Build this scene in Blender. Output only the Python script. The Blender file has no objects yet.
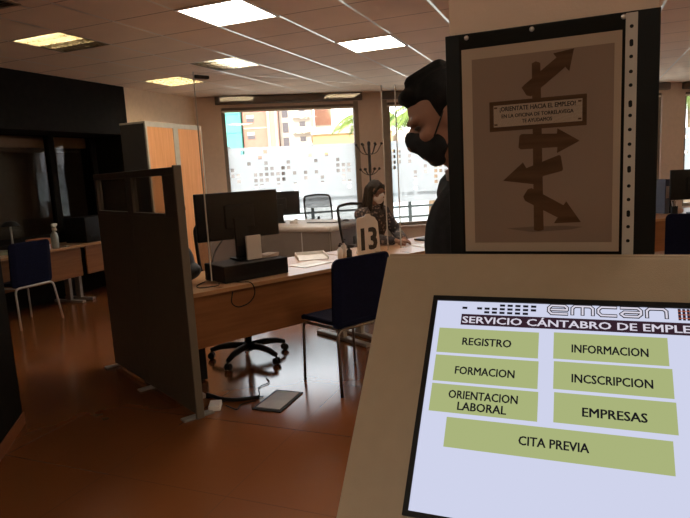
import bpy, bmesh, math, random
from mathutils import Vector, Matrix, Euler
random.seed(7)
sc = bpy.context.scene
COL = sc.collection
PI = math.pi
R = math.radians

# ------------------------------------------------------------------ materials
def lin(c):
    return tuple((x/255/12.92 if x/255 <= .04045 else ((x/255+.055)/1.055)**2.4) for x in c)

def nt_new(name):
    m = bpy.data.materials.new(name); m.use_nodes = True
    nt = m.node_tree; nt.nodes.clear()
    out = nt.nodes.new('ShaderNodeOutputMaterial')
    return m, nt, out

def pm(name, col, rough=.5, metal=0., var=.08, scale=14., bump=0., spec=.5, coat=0.):
    """procedural plain surface: noise-varied colour and a little bump"""
    m, nt, out = nt_new(name)
    b = nt.nodes.new('ShaderNodeBsdfPrincipled'); nt.links.new(b.outputs[0], out.inputs[0])
    tc = nt.nodes.new('ShaderNodeTexCoord')
    n = nt.nodes.new('ShaderNodeTexNoise'); n.inputs['Scale'].default_value = scale; n.inputs['Detail'].default_value = 3
    nt.links.new(tc.outputs['Object'], n.inputs['Vector'])
    r = nt.nodes.new('ShaderNodeValToRGB')
    r.color_ramp.elements[0].position = .3; r.color_ramp.elements[1].position = .7
    r.color_ramp.elements[0].color = tuple(x*(1-var) for x in col)+(1,)
    r.color_ramp.elements[1].color = tuple(min(1, x*(1+var)) for x in col)+(1,)
    nt.links.new(n.outputs['Fac'], r.inputs['Fac']); nt.links.new(r.outputs[0], b.inputs['Base Color'])
    b.inputs['Roughness'].default_value = rough; b.inputs['Metallic'].default_value = metal
    b.inputs['Specular IOR Level'].default_value = spec
    if coat: b.inputs['Coat Weight'].default_value = coat
    if bump:
        bp = nt.nodes.new('ShaderNodeBump'); bp.inputs['Strength'].default_value = bump; bp.inputs['Distance'].default_value = .004
        n2 = nt.nodes.new('ShaderNodeTexNoise'); n2.inputs['Scale'].default_value = scale*18
        nt.links.new(tc.outputs['Object'], n2.inputs['Vector'])
        nt.links.new(n2.outputs['Fac'], bp.inputs['Height']); nt.links.new(bp.outputs[0], b.inputs['Normal'])
    return m

def wood(name, c1, c2, rough=.4, axis='X', scale=3.):
    m, nt, out = nt_new(name)
    b = nt.nodes.new('ShaderNodeBsdfPrincipled'); nt.links.new(b.outputs[0], out.inputs[0])
    tc = nt.nodes.new('ShaderNodeTexCoord'); mp = nt.nodes.new('ShaderNodeMapping')
    mp.inputs['Scale'].default_value = {'X': (1, 14, 14), 'Y': (14, 1, 14), 'Z': (14, 14, 1)}[axis]
    n = nt.nodes.new('ShaderNodeTexNoise'); n.inputs['Scale'].default_value = scale; n.inputs['Detail'].default_value = 5
    r = nt.nodes.new('ShaderNodeValToRGB')
    r.color_ramp.elements[0].position = .32; r.color_ramp.elements[1].position = .68
    r.color_ramp.elements[0].color = c1+(1,); r.color_ramp.elements[1].color = c2+(1,)
    L = nt.links.new
    L(tc.outputs['Object'], mp.inputs[0]); L(mp.outputs[0], n.inputs['Vector']); L(n.outputs['Fac'], r.inputs[0]); L(r.outputs[0], b.inputs['Base Color'])
    b.inputs['Roughness'].default_value = rough; b.inputs['Specular IOR Level'].default_value = .3
    return m

def emit(name, col, strength=1.):
    m, nt, out = nt_new(name)
    e = nt.nodes.new('ShaderNodeEmission'); e.inputs[0].default_value = tuple(col)+(1,); e.inputs[1].default_value = strength
    nt.links.new(e.outputs[0], out.inputs[0]); return m

def glass(name, tint=(1, 1, 1), refl=.06, rough=.0, edge=True):
    """thin pane: see-through plus a Fresnel mirror"""
    m, nt, out = nt_new(name)
    t = nt.nodes.new('ShaderNodeBsdfTransparent'); t.inputs[0].default_value = tuple(tint)+(1,)
    g = nt.nodes.new('ShaderNodeBsdfGlossy'); g.inputs['Roughness'].default_value = rough
    mx = nt.nodes.new('ShaderNodeMixShader')
    lw = nt.nodes.new('ShaderNodeFresnel'); lw.inputs[0].default_value = 1.45
    ge = nt.nodes.new('ShaderNodeNewGeometry'); io = nt.nodes.new('ShaderNodeMapRange')   # same mirror strength on both faces of the thin sheet
    io.inputs[3].default_value = 1.45; io.inputs[4].default_value = 1/1.45
    nt.links.new(ge.outputs['Backfacing'], io.inputs[0]); nt.links.new(io.outputs[0], lw.inputs[0])
    ma = nt.nodes.new('ShaderNodeMath'); ma.operation = 'MULTIPLY_ADD'; ma.inputs[1].default_value = .8; ma.inputs[2].default_value = refl
    ma.use_clamp = True
    L = nt.links.new
    L(lw.outputs[0], ma.inputs[0]); L(ma.outputs[0], mx.inputs[0]); L(t.outputs[0], mx.inputs[1]); L(g.outputs[0], mx.inputs[2]); L(mx.outputs[0], out.inputs[0])
    return m

def film(name, col, trans=.7):
    m, nt, out = nt_new(name)
    d = nt.nodes.new('ShaderNodeBsdfDiffuse'); d.inputs[0].default_value = tuple(col)+(1,)
    t = nt.nodes.new('ShaderNodeBsdfTranslucent')
    tc = nt.nodes.new('ShaderNodeTexCoord'); n = nt.nodes.new('ShaderNodeTexNoise'); n.inputs['Scale'].default_value = 2.
    r = nt.nodes.new('ShaderNodeValToRGB')
    r.color_ramp.elements[0].color = tuple(x*.97 for x in col)+(1,); r.color_ramp.elements[1].color = tuple(col)+(1,)
    mx = nt.nodes.new('ShaderNodeMixShader'); mx.inputs[0].default_value = trans
    L = nt.links.new
    L(tc.outputs['Object'], n.inputs['Vector']); L(n.outputs['Fac'], r.inputs[0]); L(r.outputs[0], t.inputs[0])
    L(d.outputs[0], mx.inputs[1]); L(t.outputs[0], mx.inputs[2]); L(mx.outputs[0], out.inputs[0])
    return m

def meshcloth(name, col, alpha=.55):
    m, nt, out = nt_new(name)
    d = nt.nodes.new('ShaderNodeBsdfDiffuse'); d.inputs[0].default_value = tuple(col)+(1,)
    t = nt.nodes.new('ShaderNodeBsdfTransparent')
    tc = nt.nodes.new('ShaderNodeTexCoord'); w = nt.nodes.new('ShaderNodeTexChecker'); w.inputs['Scale'].default_value = 300
    ma = nt.nodes.new('ShaderNodeMath'); ma.operation = 'MULTIPLY_ADD'; ma.inputs[1].default_value = .2; ma.inputs[2].default_value = alpha-.1
    mx = nt.nodes.new('ShaderNodeMixShader'); L = nt.links.new
    L(tc.outputs['Object'], w.inputs['Vector']); L(w.outputs['Fac'], ma.inputs[0]); L(ma.outputs[0], mx.inputs[0])
    L(t.outputs[0], mx.inputs[1]); L(d.outputs[0], mx.inputs[2]); L(mx.outputs[0], out.inputs[0])
    return m

def grid_mat(name, base, px, ox, py, oy, wx, wy, cx, cy, rough=.6, var=.06, nscale=1.5, bumpy=0., rvar=0., spec=.5, xmetal=False):
    """tiles with lines at X = ox + k*px (colour cx) and Y = oy + k*py (colour cy), object coordinates"""
    m, nt, out = nt_new(name); N = nt.nodes.new; L = nt.links.new
    b = N('ShaderNodeBsdfPrincipled'); L(b.outputs[0], out.inputs[0])
    tc = N('ShaderNodeTexCoord'); sp = N('ShaderNodeSeparateXYZ'); L(tc.outputs['Object'], sp.inputs[0])
    def line(sock, p, o, w):
        a = N('ShaderNodeMath'); a.operation = 'ADD'; a.inputs[1].default_value = -o+p*200.5; L(sock, a.inputs[0])
        md = N('ShaderNodeMath'); md.operation = 'MODULO'; md.inputs[1].default_value = p; L(a.outputs[0], md.inputs[0])
        s = N('ShaderNodeMath'); s.operation = 'SUBTRACT'; s.inputs[1].default_value = p/2; L(md.outputs[0], s.inputs[0])
        ab = N('ShaderNodeMath'); ab.operation = 'ABSOLUTE'; L(s.outputs[0], ab.inputs[0])
        lt = N('ShaderNodeMath'); lt.operation = 'LESS_THAN'; lt.inputs[1].default_value = w/2; L(ab.outputs[0], lt.inputs[0])
        return lt.outputs[0]
    n = N('ShaderNodeTexNoise'); n.inputs['Scale'].default_value = nscale; n.inputs['Detail'].default_value = 6; L(tc.outputs['Object'], n.inputs['Vector'])
    r = N('ShaderNodeValToRGB'); r.color_ramp.elements[0].position = .3; r.color_ramp.elements[1].position = .7
    r.color_ramp.elements[0].color = tuple(x*(1-var) for x in base)+(1,); r.color_ramp.elements[1].color = tuple(min(1, x*(1+var)) for x in base)+(1,)
    L(n.outputs['Fac'], r.inputs[0])
    lx = line(sp.outputs[0], px, ox, wx); ly = line(sp.outputs[1], py, oy, wy)
    m1 = N('ShaderNodeMixRGB'); m1.inputs[2].default_value = cy+(1,); L(ly, m1.inputs[0]); L(r.outputs[0], m1.inputs[1])
    m2 = N('ShaderNodeMixRGB'); m2.inputs[2].default_value = cx+(1,); L(lx, m2.inputs[0]); L(m1.outputs[0], m2.inputs[1])
    L(m2.outputs[0], b.inputs['Base Color'])
    b.inputs['Roughness'].default_value = rough; b.inputs['Specular IOR Level'].default_value = spec
    if xmetal:
        L(lx, b.inputs['Metallic'])
        rm = N('ShaderNodeMath'); rm.operation = 'MULTIPLY_ADD'; rm.inputs[1].default_value = .32-rough; rm.inputs[2].default_value = rough; L(lx, rm.inputs[0]); L(rm.outputs[0], b.inputs['Roughness'])
    if rvar:
        rr = N('ShaderNodeMath'); rr.operation = 'MULTIPLY_ADD'; rr.inputs[1].default_value = rvar; rr.inputs[2].default_value = rough
        L(n.outputs['Fac'], rr.inputs[0]); L(rr.outputs[0], b.inputs['Roughness'])
    if bumpy:
        bp = N('ShaderNodeBump'); bp.inputs['Strength'].default_value = bumpy; bp.inputs['Distance'].default_value = .004
        n2 = N('ShaderNodeTexNoise'); n2.inputs['Scale'].default_value = 60; L(tc.outputs['Object'], n2.inputs['Vector'])
        L(n2.outputs['Fac'], bp.inputs['Height']); L(bp.outputs[0], b.inputs['Normal'])
    return m

def pattern_cloth(name, c1, c2, scale):
    m, nt, out = nt_new(name); N = nt.nodes.new; L = nt.links.new
    b = N('ShaderNodeBsdfPrincipled'); L(b.outputs[0], out.inputs[0]); b.inputs['Roughness'].default_value = .8
    tc = N('ShaderNodeTexCoord'); v = N('ShaderNodeTexVoronoi'); v.inputs['Scale'].default_value = scale; L(tc.outputs['Object'], v.inputs['Vector'])
    r = N('ShaderNodeValToRGB'); r.color_ramp.interpolation = 'CONSTANT'; r.color_ramp.elements[1].position = .38
    r.color_ramp.elements[0].color = c2+(1,); r.color_ramp.elements[1].color = c1+(1,)
    L(v.outputs['Distance'], r.inputs[0]); L(r.outputs[0], b.inputs['Base Color'])
    return m

M = {}
M['ceil'] = grid_mat('ceiling_tiles', (.80, .61, .44), .6, -2.322, .6, 5.72, .022, .014, (.72, .64, .56), (.36, .24, .16), .85, .05, 2., .0, xmetal=True)
M['floor'] = grid_mat('terracotta_tiles', (.185, .060, .018), .72, -1.5, .72, 2.79, .006, .005, (.15, .055, .02), (.13, .045, .016), .15, .10, 1.2, .0, .03, spec=1.)
M['cream'] = pm('cream_plaster', (.74, .58, .42), .8, var=.04, bump=.1)
M['pinkwall'] = pm('pale_plaster', (.66, .54, .46), .8, var=.04, bump=.1)
M['black'] = pm('black_paint', (.008, .0065, .0055), .85, var=.3, spec=.15)
M['darkwall'] = pm('dark_wall_paint', (.012, .010, .009), .8, var=.25, spec=.15)
M['skirt'] = pm('terracotta_skirting', (.24, .085, .036), .35, var=.15)
M['dim'] = pm('dim_room_paint', (.25, .22, .19), .8)
M['kiosk'] = pm('beige_powder_coat', (.34, .26, .17), .45, var=.03, scale=40, bump=.12)
M['column'] = pm('column_paint', (.62, .48, .37), .75, var=.04, bump=.15)
M['bezel'] = pm('black_bezel', (.006, .006, .006), .5, var=.2, spec=.2)
M['board'] = pm('black_board', (.004, .004, .0035), .5, var=.3, spec=.15)
M['sleeve'] = glass('clear_plastic_sleeve', (.88, .85, .81), -.03, .12)
M['strip'] = pm('white_sleeve_strip', (.42, .37, .31), .5)
M['paper'] = pm('paper', (.62, .54, .48), .8, var=.02)
M['poster_pic'] = pm('poster_print_background', (.36, .285, .25), .7, var=.03, scale=6)
M['printwood'] = wood('printed_wood', (.10, .055, .032), (.15, .085, .05), .7, 'X', 9)
M['printink'] = pm('print_ink', (.02, .014, .012), .7)
M['printsign'] = pm('printed_sign_face', (.46, .385, .33), .7, var=.03)
M['printshade'] = pm('printed_floor_smudge', (.24, .185, .16), .7)
M['steel'] = pm('brushed_steel', (.55, .52, .48), .3, 1., var=.05)
M['darksteel'] = pm('dark_steel_tube', (.16, .14, .12), .3, .9, var=.1)
M['greymetal'] = pm('grey_metal', (.30, .28, .25), .45, .3)
M['palemetal'] = pm('pale_metal', (.55, .52, .48), .4, .2)
M['divider'] = pm('divider_laminate', (.11, .09, .064), .6, var=.05)
M['dividerframe'] = pm('divider_frame', (.10, .085, .07), .5, .2)
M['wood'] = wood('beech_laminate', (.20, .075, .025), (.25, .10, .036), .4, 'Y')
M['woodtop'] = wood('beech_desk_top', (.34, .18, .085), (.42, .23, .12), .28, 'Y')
M['cabwood'] = wood('honey_cabinet_wood', (.62, .27, .095), (.72, .33, .125), .45, 'Z')
M['cabframe'] = pm('cabinet_grey_frame', (.42, .38, .30), .5, .2)
M['cabside'] = pm('cabinet_shaded_side', (.035, .03, .027), .5)  # near-black carcass: the side's shadow is put into its colour
M['navy'] = pm('navy_fabric', (.005, .006, .020), .85, var=.2, scale=60, bump=.2, spec=.1)
M['plastic'] = pm('black_plastic', (.008, .0075, .0075), .5, var=.2, spec=.2)
M['plastic2'] = pm('charcoal_plastic', (.010, .0095, .0095), .6, var=.2, spec=.2)
M['netback'] = meshcloth('chair_net', (.03, .03, .05), .66)
M['screenoff'] = pm('dark_display', (.006, .006, .008), .12)
M['acrylic'] = glass('acrylic_sheet', (.95, .92, .90), -.018, .0)
M['acrylicedge'] = pm('acrylic_edge', (.50, .46, .42), .25)
M['glass'] = glass('window_glass', (.97, .98, .98), .0)
M['darkglass'] = glass('office_glass', (.70, .66, .62), .0)
M['winframe'] = pm('window_aluminium', (.24, .20, .16), .5, .2)
M['blind'] = pm('blind_cassette', (.13, .10, .08), .55)
M['blindbar'] = pm('white_blind_bar', (.8, .75, .66), .5)
M['film'] = film('frosted_film', (.47, .495, .50), .88)
M['lamp'] = emit('led_diffuser', (1., .90, .74), 14.)
M['lampwarm'] = emit('warm_led_diffuser', (1., .78, .46), 13.)
M['tube'] = emit('warm_tube', (1., .89, .66), 20.)
M['tubecool'] = emit('cool_tube', (.92, .94, 1.), 34.)
M['louvre'] = pm('louvre_blade', (.42, .36, .25), .35, .5)
M['lampbox'] = pm('lamp_reflector', (.30, .24, .16), .4, .3)
M['lampframe'] = pm('white_lamp_frame', (.8, .76, .7), .5)
M['white'] = pm('white_plastic', (.75, .73, .70), .45, var=.03)
M['credenza'] = pm('pale_desk_laminate', (.62, .55, .47), .4, var=.03)
M['credfront'] = pm('taupe_front_panel', (.20, .165, .135), .55, var=.05)
M['greypanel'] = pm('grey_lid', (.33, .30, .28), .5)
M['skin'] = pm('skin', (.27, .14, .095), .6, var=.06, scale=25, spec=.3)
M['hair'] = pm('black_hair', (.006, .005, .0045), .7, var=.4, scale=70, bump=.4, spec=.12)
M['hairbrown'] = pm('dark_brown_hair', (.013, .008, .006), .65, var=.4, scale=70, bump=.4, spec=.15)
M['maskblack'] = pm('black_mask_cloth', (.006, .006, .007), .9, var=.2)
M['maskwhite'] = pm('white_mask_cloth', (.62, .55, .52), .8, var=.04)
M['jacket'] = pm('charcoal_jacket', (.014, .0135, .015), .9, var=.25, scale=40, bump=.3, spec=.15)
M['collar'] = pm('grey_striped_collar', (.16, .11, .085), .8, var=.3, scale=30)
M['trousers'] = pm('dark_trousers', (.015, .015, .02), .85, var=.2, scale=40)
M['blouse'] = pattern_cloth('dotted_blouse', (.025, .018, .02), (.20, .15, .13), 34)
M['shoe'] = pm('black_shoe', (.01, .01, .01), .4)
M['eye'] = pm('eye', (.10, .08, .07), .3)
M['ink'] = pm('black_ink', (.008, .007, .008), .6)
M['leafbag'] = pm('black_bag_nylon', (.008, .008, .009), .6, var=.3, bump=.4)
M['bottle'] = pm('spray_bottle_plastic', (.32, .36, .33), .3)
M['trigger'] = pm('cream_trigger', (.55, .50, .42), .4)
M['cardboard'] = pm('orange_card', (.35, .13, .05), .7)
M['folder'] = pm('olive_folder', (.16, .16, .09), .7)
M['bluefolder'] = pm('blue_grey_folder', (.06, .075, .12), .6)
M['pinkthing'] = pm('pale_pink_plastic', (.6, .42, .34), .5)
# outdoors
M['street'] = pm('pale_paving', (.36, .40, .40), .9, var=.1, scale=.4)
M['brickpink'] = pm('salmon_brick', (.36, .165, .12), .9, var=.08, scale=2)
M['brickred'] = pm('red_brown_brick', (.36, .19, .13), .9, var=.08, scale=2)
M['cream_out'] = pm('cream_render', (.44, .38, .31), .9, var=.04, scale=1)
M['pinkpier'] = pm('pink_render', (.36, .21, .165), .9, var=.06, scale=1)
M['ochre'] = pm('ochre_render', (.42, .27, .12), .9, var=.05, scale=1)
M['base_shade'] = pm('grey_base_shade', (.11, .10, .095), .7, var=.9, scale=.35)  # dark colour stands in for ground-floor shade and parked cars
M['winout'] = pm('shaded_window_glass', (.09, .08, .085), .3, var=.3)
M['awning'] = pm('blue_grey_awning', (.18, .20, .30), .8, var=.1)
M['shutter'] = pm('white_shutter', (.5, .48, .44), .7)
M['net'] = pm('turquoise_scaffold_net', (.09, .36, .30), .9, var=.12, scale=1)
M['palm'] = pm('palm_leaf', (.13, .20, .03), .6, var=.4, scale=6)
M['palmtrunk'] = pm('palm_trunk', (.22, .15, .09), .9, var=.3, scale=12)
M['rail'] = pm('teal_grey_railing', (.10, .13, .13), .5, .2)
# kiosk screen (a lit display)
def scr(name, rgb, k=.465): return emit(name, lin(rgb), k)
M['s_bg'] = scr('screen_background', (206, 210, 234))
M['s_btn'] = scr('screen_button', (168, 178, 122))
M['s_band'] = scr('screen_band', (52, 34, 44))
M['s_ink'] = scr('screen_ink', (26, 24, 30))
M['s_light'] = scr('screen_light_letters', (215, 210, 224))
M['s_orange'] = scr('screen_orange', (176, 96, 70))
M['s_grey'] = scr('screen_grey_fill', (176, 178, 200))

# ------------------------------------------------------------------ mesh builder
class MB:
    def __init__(self): self.v = []; self.f = []; self.mi = []; self.sm = []; self.xf = Matrix.Identity(4)
    def at(self, loc=(0, 0, 0), rot=(0, 0, 0)):
        self.xf = Matrix.Translation(Vector(loc)) @ Euler(rot, 'XYZ').to_matrix().to_4x4(); return self
    def add(self, verts, faces, mi=0, smooth=False):
        o = len(self.v)
        for p in verts: self.v.append(tuple(self.xf @ Vector(p)))
        for f in faces: self.f.append([i+o for i in f]); self.mi.append(mi); self.sm.append(smooth)
        return self
    def addbm(self, bm, mi=0, smooth=False):
        bm.verts.ensure_lookup_table()
        for i, v in enumerate(bm.verts): v.index = i
        self.add([v.co.copy() for v in bm.verts], [[v.index for v in f.verts] for f in bm.faces], mi, smooth); bm.free(); return self
    def box(self, c, s, mi=0, bev=0., rot=None, seg=2, axis=None):
        bm = bmesh.new(); bmesh.ops.create_cube(bm, size=1)
        for v in bm.verts: v.co = Vector((v.co.x*s[0], v.co.y*s[1], v.co.z*s[2]))
        if bev:
            es = bm.edges[:]
            if axis is not None:
                es = [e for e in es if abs((e.verts[0].co-e.verts[1].co).normalized()[axis]) > .9]
            bmesh.ops.bevel(bm, geom=es, offset=bev, segments=seg, affect='EDGES', profile=.5)
        mt = Matrix.Translation(Vector(c)) @ (Euler(rot, 'XYZ').to_matrix().to_4x4() if rot else Matrix.Identity(4))
        bmesh.ops.transform(bm, matrix=mt, verts=bm.verts)
        return self.addbm(bm, mi, bev > 0 and seg > 2)
    def bx(self, x0, x1, y0, y1, z0, z1, mi=0, bev=0., **k):
        return self.box(((x0+x1)/2, (y0+y1)/2, (z0+z1)/2), (abs(x1-x0), abs(y1-y0), abs(z1-z0)), mi, bev, **k)
    def prism(self, pts, d0, d1, axis='y', mi=0):
        """polygon extruded between d0 and d1 along axis; pts are the other two coordinates in order"""
        n = len(pts)
        def mk(p, d):
            return {'y': (p[0], d, p[1]), 'x': (d, p[0], p[1]), 'z': (p[0], p[1], d)}[axis]
        vs = [mk(p, d0) for p in pts]+[mk(p, d1) for p in pts]
        fs = [list(range(n))[::-1], list(range(n, 2*n))]+[[i, (i+1) % n, (i+1) % n+n, i+n] for i in range(n)]
        bm = bmesh.new(); bv = [bm.verts.new(p) for p in vs]
        for f in fs: bm.faces.new([bv[i] for i in f])
        bmesh.ops.recalc_face_normals(bm, faces=bm.faces)
        return self.addbm(bm, mi)
    def lathe(self, prof, seg=20, mi=0, c=(0, 0, 0), smooth=True):
        vs = []; fs = []
        for r, z in prof:
            for k in range(seg):
                a = 2*PI*k/seg; vs.append((c[0]+r*math.cos(a), c[1]+r*math.sin(a), c[2]+z))
        for i in range(len(prof)-1):
            for k in range(seg):
                k2 = (k+1) % seg; fs.append([i*seg+k, i*seg+k2, (i+1)*seg+k2, (i+1)*seg+k])
        fs.append(list(range(seg))[::-1]); fs.append([(len(prof)-1)*seg+k for k in range(seg)])
        return self.add(vs, fs, mi, smooth)
    def tube(self, pts, r, seg=10, mi=0, rad=0., nb=5):
        """round tube along a polyline, corners rounded with radius rad"""
        P = [Vector(p) for p in pts]
        if rad:
            Q = [P[0]]
            for i in range(1, len(P)-1):
                a, b, c = P[i-1], P[i], P[i+1]
                d = min(rad, (a-b).length*.49, (c-b).length*.49)
                p0 = b+(a-b).normalized()*d; p1 = b+(c-b).normalized()*d
                for k in range(nb+1):
                    t = k/nb; Q.append(p0*(1-t)**2+b*2*t*(1-t)+p1*t*t)
            Q.append(P[-1]); P = Q
        vs = []; fs = []; n = len(P); up = None
        for i in range(n):
            t = (P[min(i+1, n-1)]-P[max(i-1, 0)]).normalized()
            if up is None:
                up = Vector((0, 0, 1)) if abs(t.z) < .9 else Vector((1, 0, 0))
            u = up-t*up.dot(t)
            u.normalize(); w = t.cross(u); up = u
            rr = r[i] if isinstance(r, (list, tuple)) else r
            for k in range(seg):
                a = 2*PI*k/seg; vs.append(P[i]+u*math.cos(a)*rr+w*math.sin(a)*rr)
        for i in range(n-1):
            for k in range(seg):
                k2 = (k+1) % seg; fs.append([i*seg+k, i*seg+k2, (i+1)*seg+k2, (i+1)*seg+k])
        fs.append(list(range(seg))[::-1]); fs.append([(n-1)*seg+k for k in range(seg)])
        return self.add(vs, fs, mi, True)
    def ell(self, c, r, rot=None, mi=0, nu=16, nv=10):
        vs = []; fs = []
        mt = Euler(rot, 'XYZ').to_matrix() if rot else Matrix.Identity(3)
        for j in range(1, nv):
            p = PI*j/nv
            for i in range(nu):
                a = 2*PI*i/nu
                vs.append(Vector(c)+mt @ Vector((r[0]*math.sin(p)*math.cos(a), r[1]*math.sin(p)*math.sin(a), r[2]*math.cos(p))))
        top = len(vs); vs.append(Vector(c)+mt @ Vector((0, 0, r[2]))); bot = len(vs); vs.append(Vector(c)+mt @ Vector((0, 0, -r[2])))
        for j in range(nv-2):
            for i in range(nu):
                i2 = (i+1) % nu; fs.append([j*nu+i, (j+1)*nu+i, (j+1)*nu+i2, j*nu+i2])
        for i in range(nu):
            i2 = (i+1) % nu; fs.append([top, i, i2]); fs.append([bot, (nv-2)*nu+i2, (nv-2)*nu+i])
        return self.add(vs, fs, mi, True)
    def cap(self, p0, r0, p1, r1, n=12, mi=0):
        """tapered capsule"""
        a, b = Vector(p0), Vector(p1); t = (b-a); L = t.length; t.normalize()
        up = Vector((0, 0, 1)) if abs(t.z) < .9 else Vector((1, 0, 0))
        u = (up-t*up.dot(t)).normalized(); w = t.cross(u)
        rings = []
        for k in range(5):
            q = -PI/2+PI/2*(k+.35)/4.35; rings.append((a+t*(r0*math.sin(q)), r0*math.cos(q)))
        for k in range(5):
            q = PI/2*k/4.35; rings.append((b+t*(r1*math.sin(q)), r1*math.cos(q)))
        vs = []; fs = []
        for c, r in rings:
            for k in range(n):
                g = 2*PI*k/n; vs.append(c+u*(math.cos(g)*r)+w*(math.sin(g)*r))
        for i in range(len(rings)-1):
            for k in range(n):
                k2 = (k+1) % n; fs.append([i*n+k, i*n+k2, (i+1)*n+k2, (i+1)*n+k])
        fs.append(list(range(n))[::-1]); fs.append([(len(rings)-1)*n+k for k in range(n)])
        return self.add(vs, fs, mi, True)
    def quad(self, pts, mi=0): return self.add(pts, [list(range(len(pts)))], mi)
    def text(self, s, o, ux, uy, width=None, height=None, mi=0, bold=0., sx=1., align='L', depth=0.):
        """flat lettering: o origin (left baseline, or centre), ux/uy unit axes"""
        cu = bpy.data.curves.new('lettering', 'FONT'); cu.body = s; cu.size = 1; cu.offset = 0; cu.resolution_u = 2
        ob = bpy.data.objects.new('lettering', cu); COL.objects.link(ob)
        dg = bpy.context.evaluated_depsgraph_get(); me = bpy.data.meshes.new_from_object(ob.evaluated_get(dg))
        bpy.data.objects.remove(ob); bpy.data.curves.remove(cu)
        xs = [v.co.x for v in me.vertices]; ys = [v.co.y for v in me.vertices]
        x0, x1, y0, y1 = min(xs), max(xs), 0., .70
        ky = height/.70 if height else width/(x1-x0)
        kx = width/(x1-x0) if width else ky*sx
        ux = Vector(ux); uy = Vector(uy); o = Vector(o); off = (x0+x1)/2 if align == 'C' else x0
        nz = ux.cross(uy)
        for q, (dx_, dy_) in enumerate(((-1, -.5), (1, -.5), (-1, .5), (1, .5)) if bold else ((0, 0),)):
            self.add([o+ux*((v.co.x-off+dx_*bold)*kx)+uy*((v.co.y+dy_*bold)*ky)+nz*(.00001*q) for v in me.vertices], [list(p.vertices) for p in me.polygons], mi)
        bpy.data.meshes.remove(me); return self
    def build(self, name, mats, parent=None, loc=None, rotz=None):
        me = bpy.data.meshes.new(name); me.from_pydata(self.v, [], self.f); me.update()
        if not isinstance(mats, (list, tuple)): mats = [mats]
        for m in mats: me.materials.append(M[m])
        for p, i, s in zip(me.polygons, self.mi, self.sm): p.material_index = i; p.use_smooth = s
        ob = bpy.data.objects.new(name, me); COL.objects.link(ob)
        if parent: ob.parent = parent
        if loc is not None: ob.location = loc
        if rotz is not None: ob.rotation_euler = (0, 0, rotz)
        return ob

def fused(mb, name, mat, parent=None, voxel=.006, smooth=4):
    """one continuous surface out of overlapping closed shapes"""
    ob = mb.build('tmp', mat)
    md = ob.modifiers.new('r', 'REMESH'); md.mode = 'VOXEL'; md.voxel_size = voxel; md.use_smooth_shade = True
    ms = ob.modifiers.new('s', 'SMOOTH'); ms.factor = .5; ms.iterations = smooth
    dg = bpy.context.evaluated_depsgraph_get(); me = bpy.data.meshes.new_from_object(ob.evaluated_get(dg))
    bpy.data.objects.remove(ob)
    me.name = name; me.materials.clear(); me.materials.append(M[mat])
    for p in me.polygons: p.use_smooth = True; p.material_index = 0
    o = bpy.data.objects.new(name, me); COL.objects.link(o)
    if parent: o.parent = parent
    return o

def tag(o, label, cat, group=None, kind=None):
    o['label'] = label; o['category'] = cat
    if group: o['group'] = group
    if kind: o['kind'] = kind
    return o
def thing(name, label, cat, loc=(0, 0, 0), rotz=0., group=None):
    o = bpy.data.objects.new(name, None); COL.objects.link(o); o.empty_display_size = .1
    o.location = loc; o.rotation_euler = (0, 0, rotz)
    return tag(o, label, cat, group)
def structure(o): o['kind'] = 'structure'; return o
def copy_tree(o, parent=None):
    c = o.copy(); COL.objects.link(c)
    if parent: c.parent = parent
    for ch in [x for x in list(bpy.data.objects) if x.parent == o]: copy_tree(ch, c)
    return c
def dup(o, loc, rotz, label, group=None):
    c = copy_tree(o); c.location = loc; c.rotation_euler = (0, 0, rotz); c['label'] = label
    if group: c['group'] = group
    return c

# ------------------------------------------------------------------ frames of the place
CZ = 2.757                                   # ceiling height
AZ = R(28.3)                                 # the desks' direction, from +Y towards +X
E1 = Vector((math.sin(AZ), math.cos(AZ), 0)); E2 = Vector((math.cos(AZ), -math.sin(AZ), 0))
DF = Vector((-2.157, 2.779, 0))
def D(s, t, z=0.):                           # s along the desks, t to the staff side
    p = DF+E1*s-E2*t; return Vector((p.x, p.y, z))
DROT = -AZ                                   # local +Y along the desks, local +X to the visitors' side
WROT = math.atan2(.5225, .8526)              # window wall: local +X along it, local +Y outdoors
W0 = Vector((-5.79, 8.06, 0))
WX = Vector((math.cos(WROT), math.sin(WROT), 0)); WY = Vector((-math.sin(WROT), math.cos(WROT), 0))
YAW = .3883
def OUT(x, y, z=0.):                         # street frame: y metres out from the camera's spot, x sideways
    return Vector((x*math.cos(YAW)-y*math.sin(YAW), x*math.sin(YAW)+y*math.cos(YAW), z))

# ------------------------------------------------------------------ room shell
XR, YB, XL = 4.6, -3.0, -5.79
wall_line = lambda x: W0.y+(x-W0.x)*math.tan(WROT)
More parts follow.
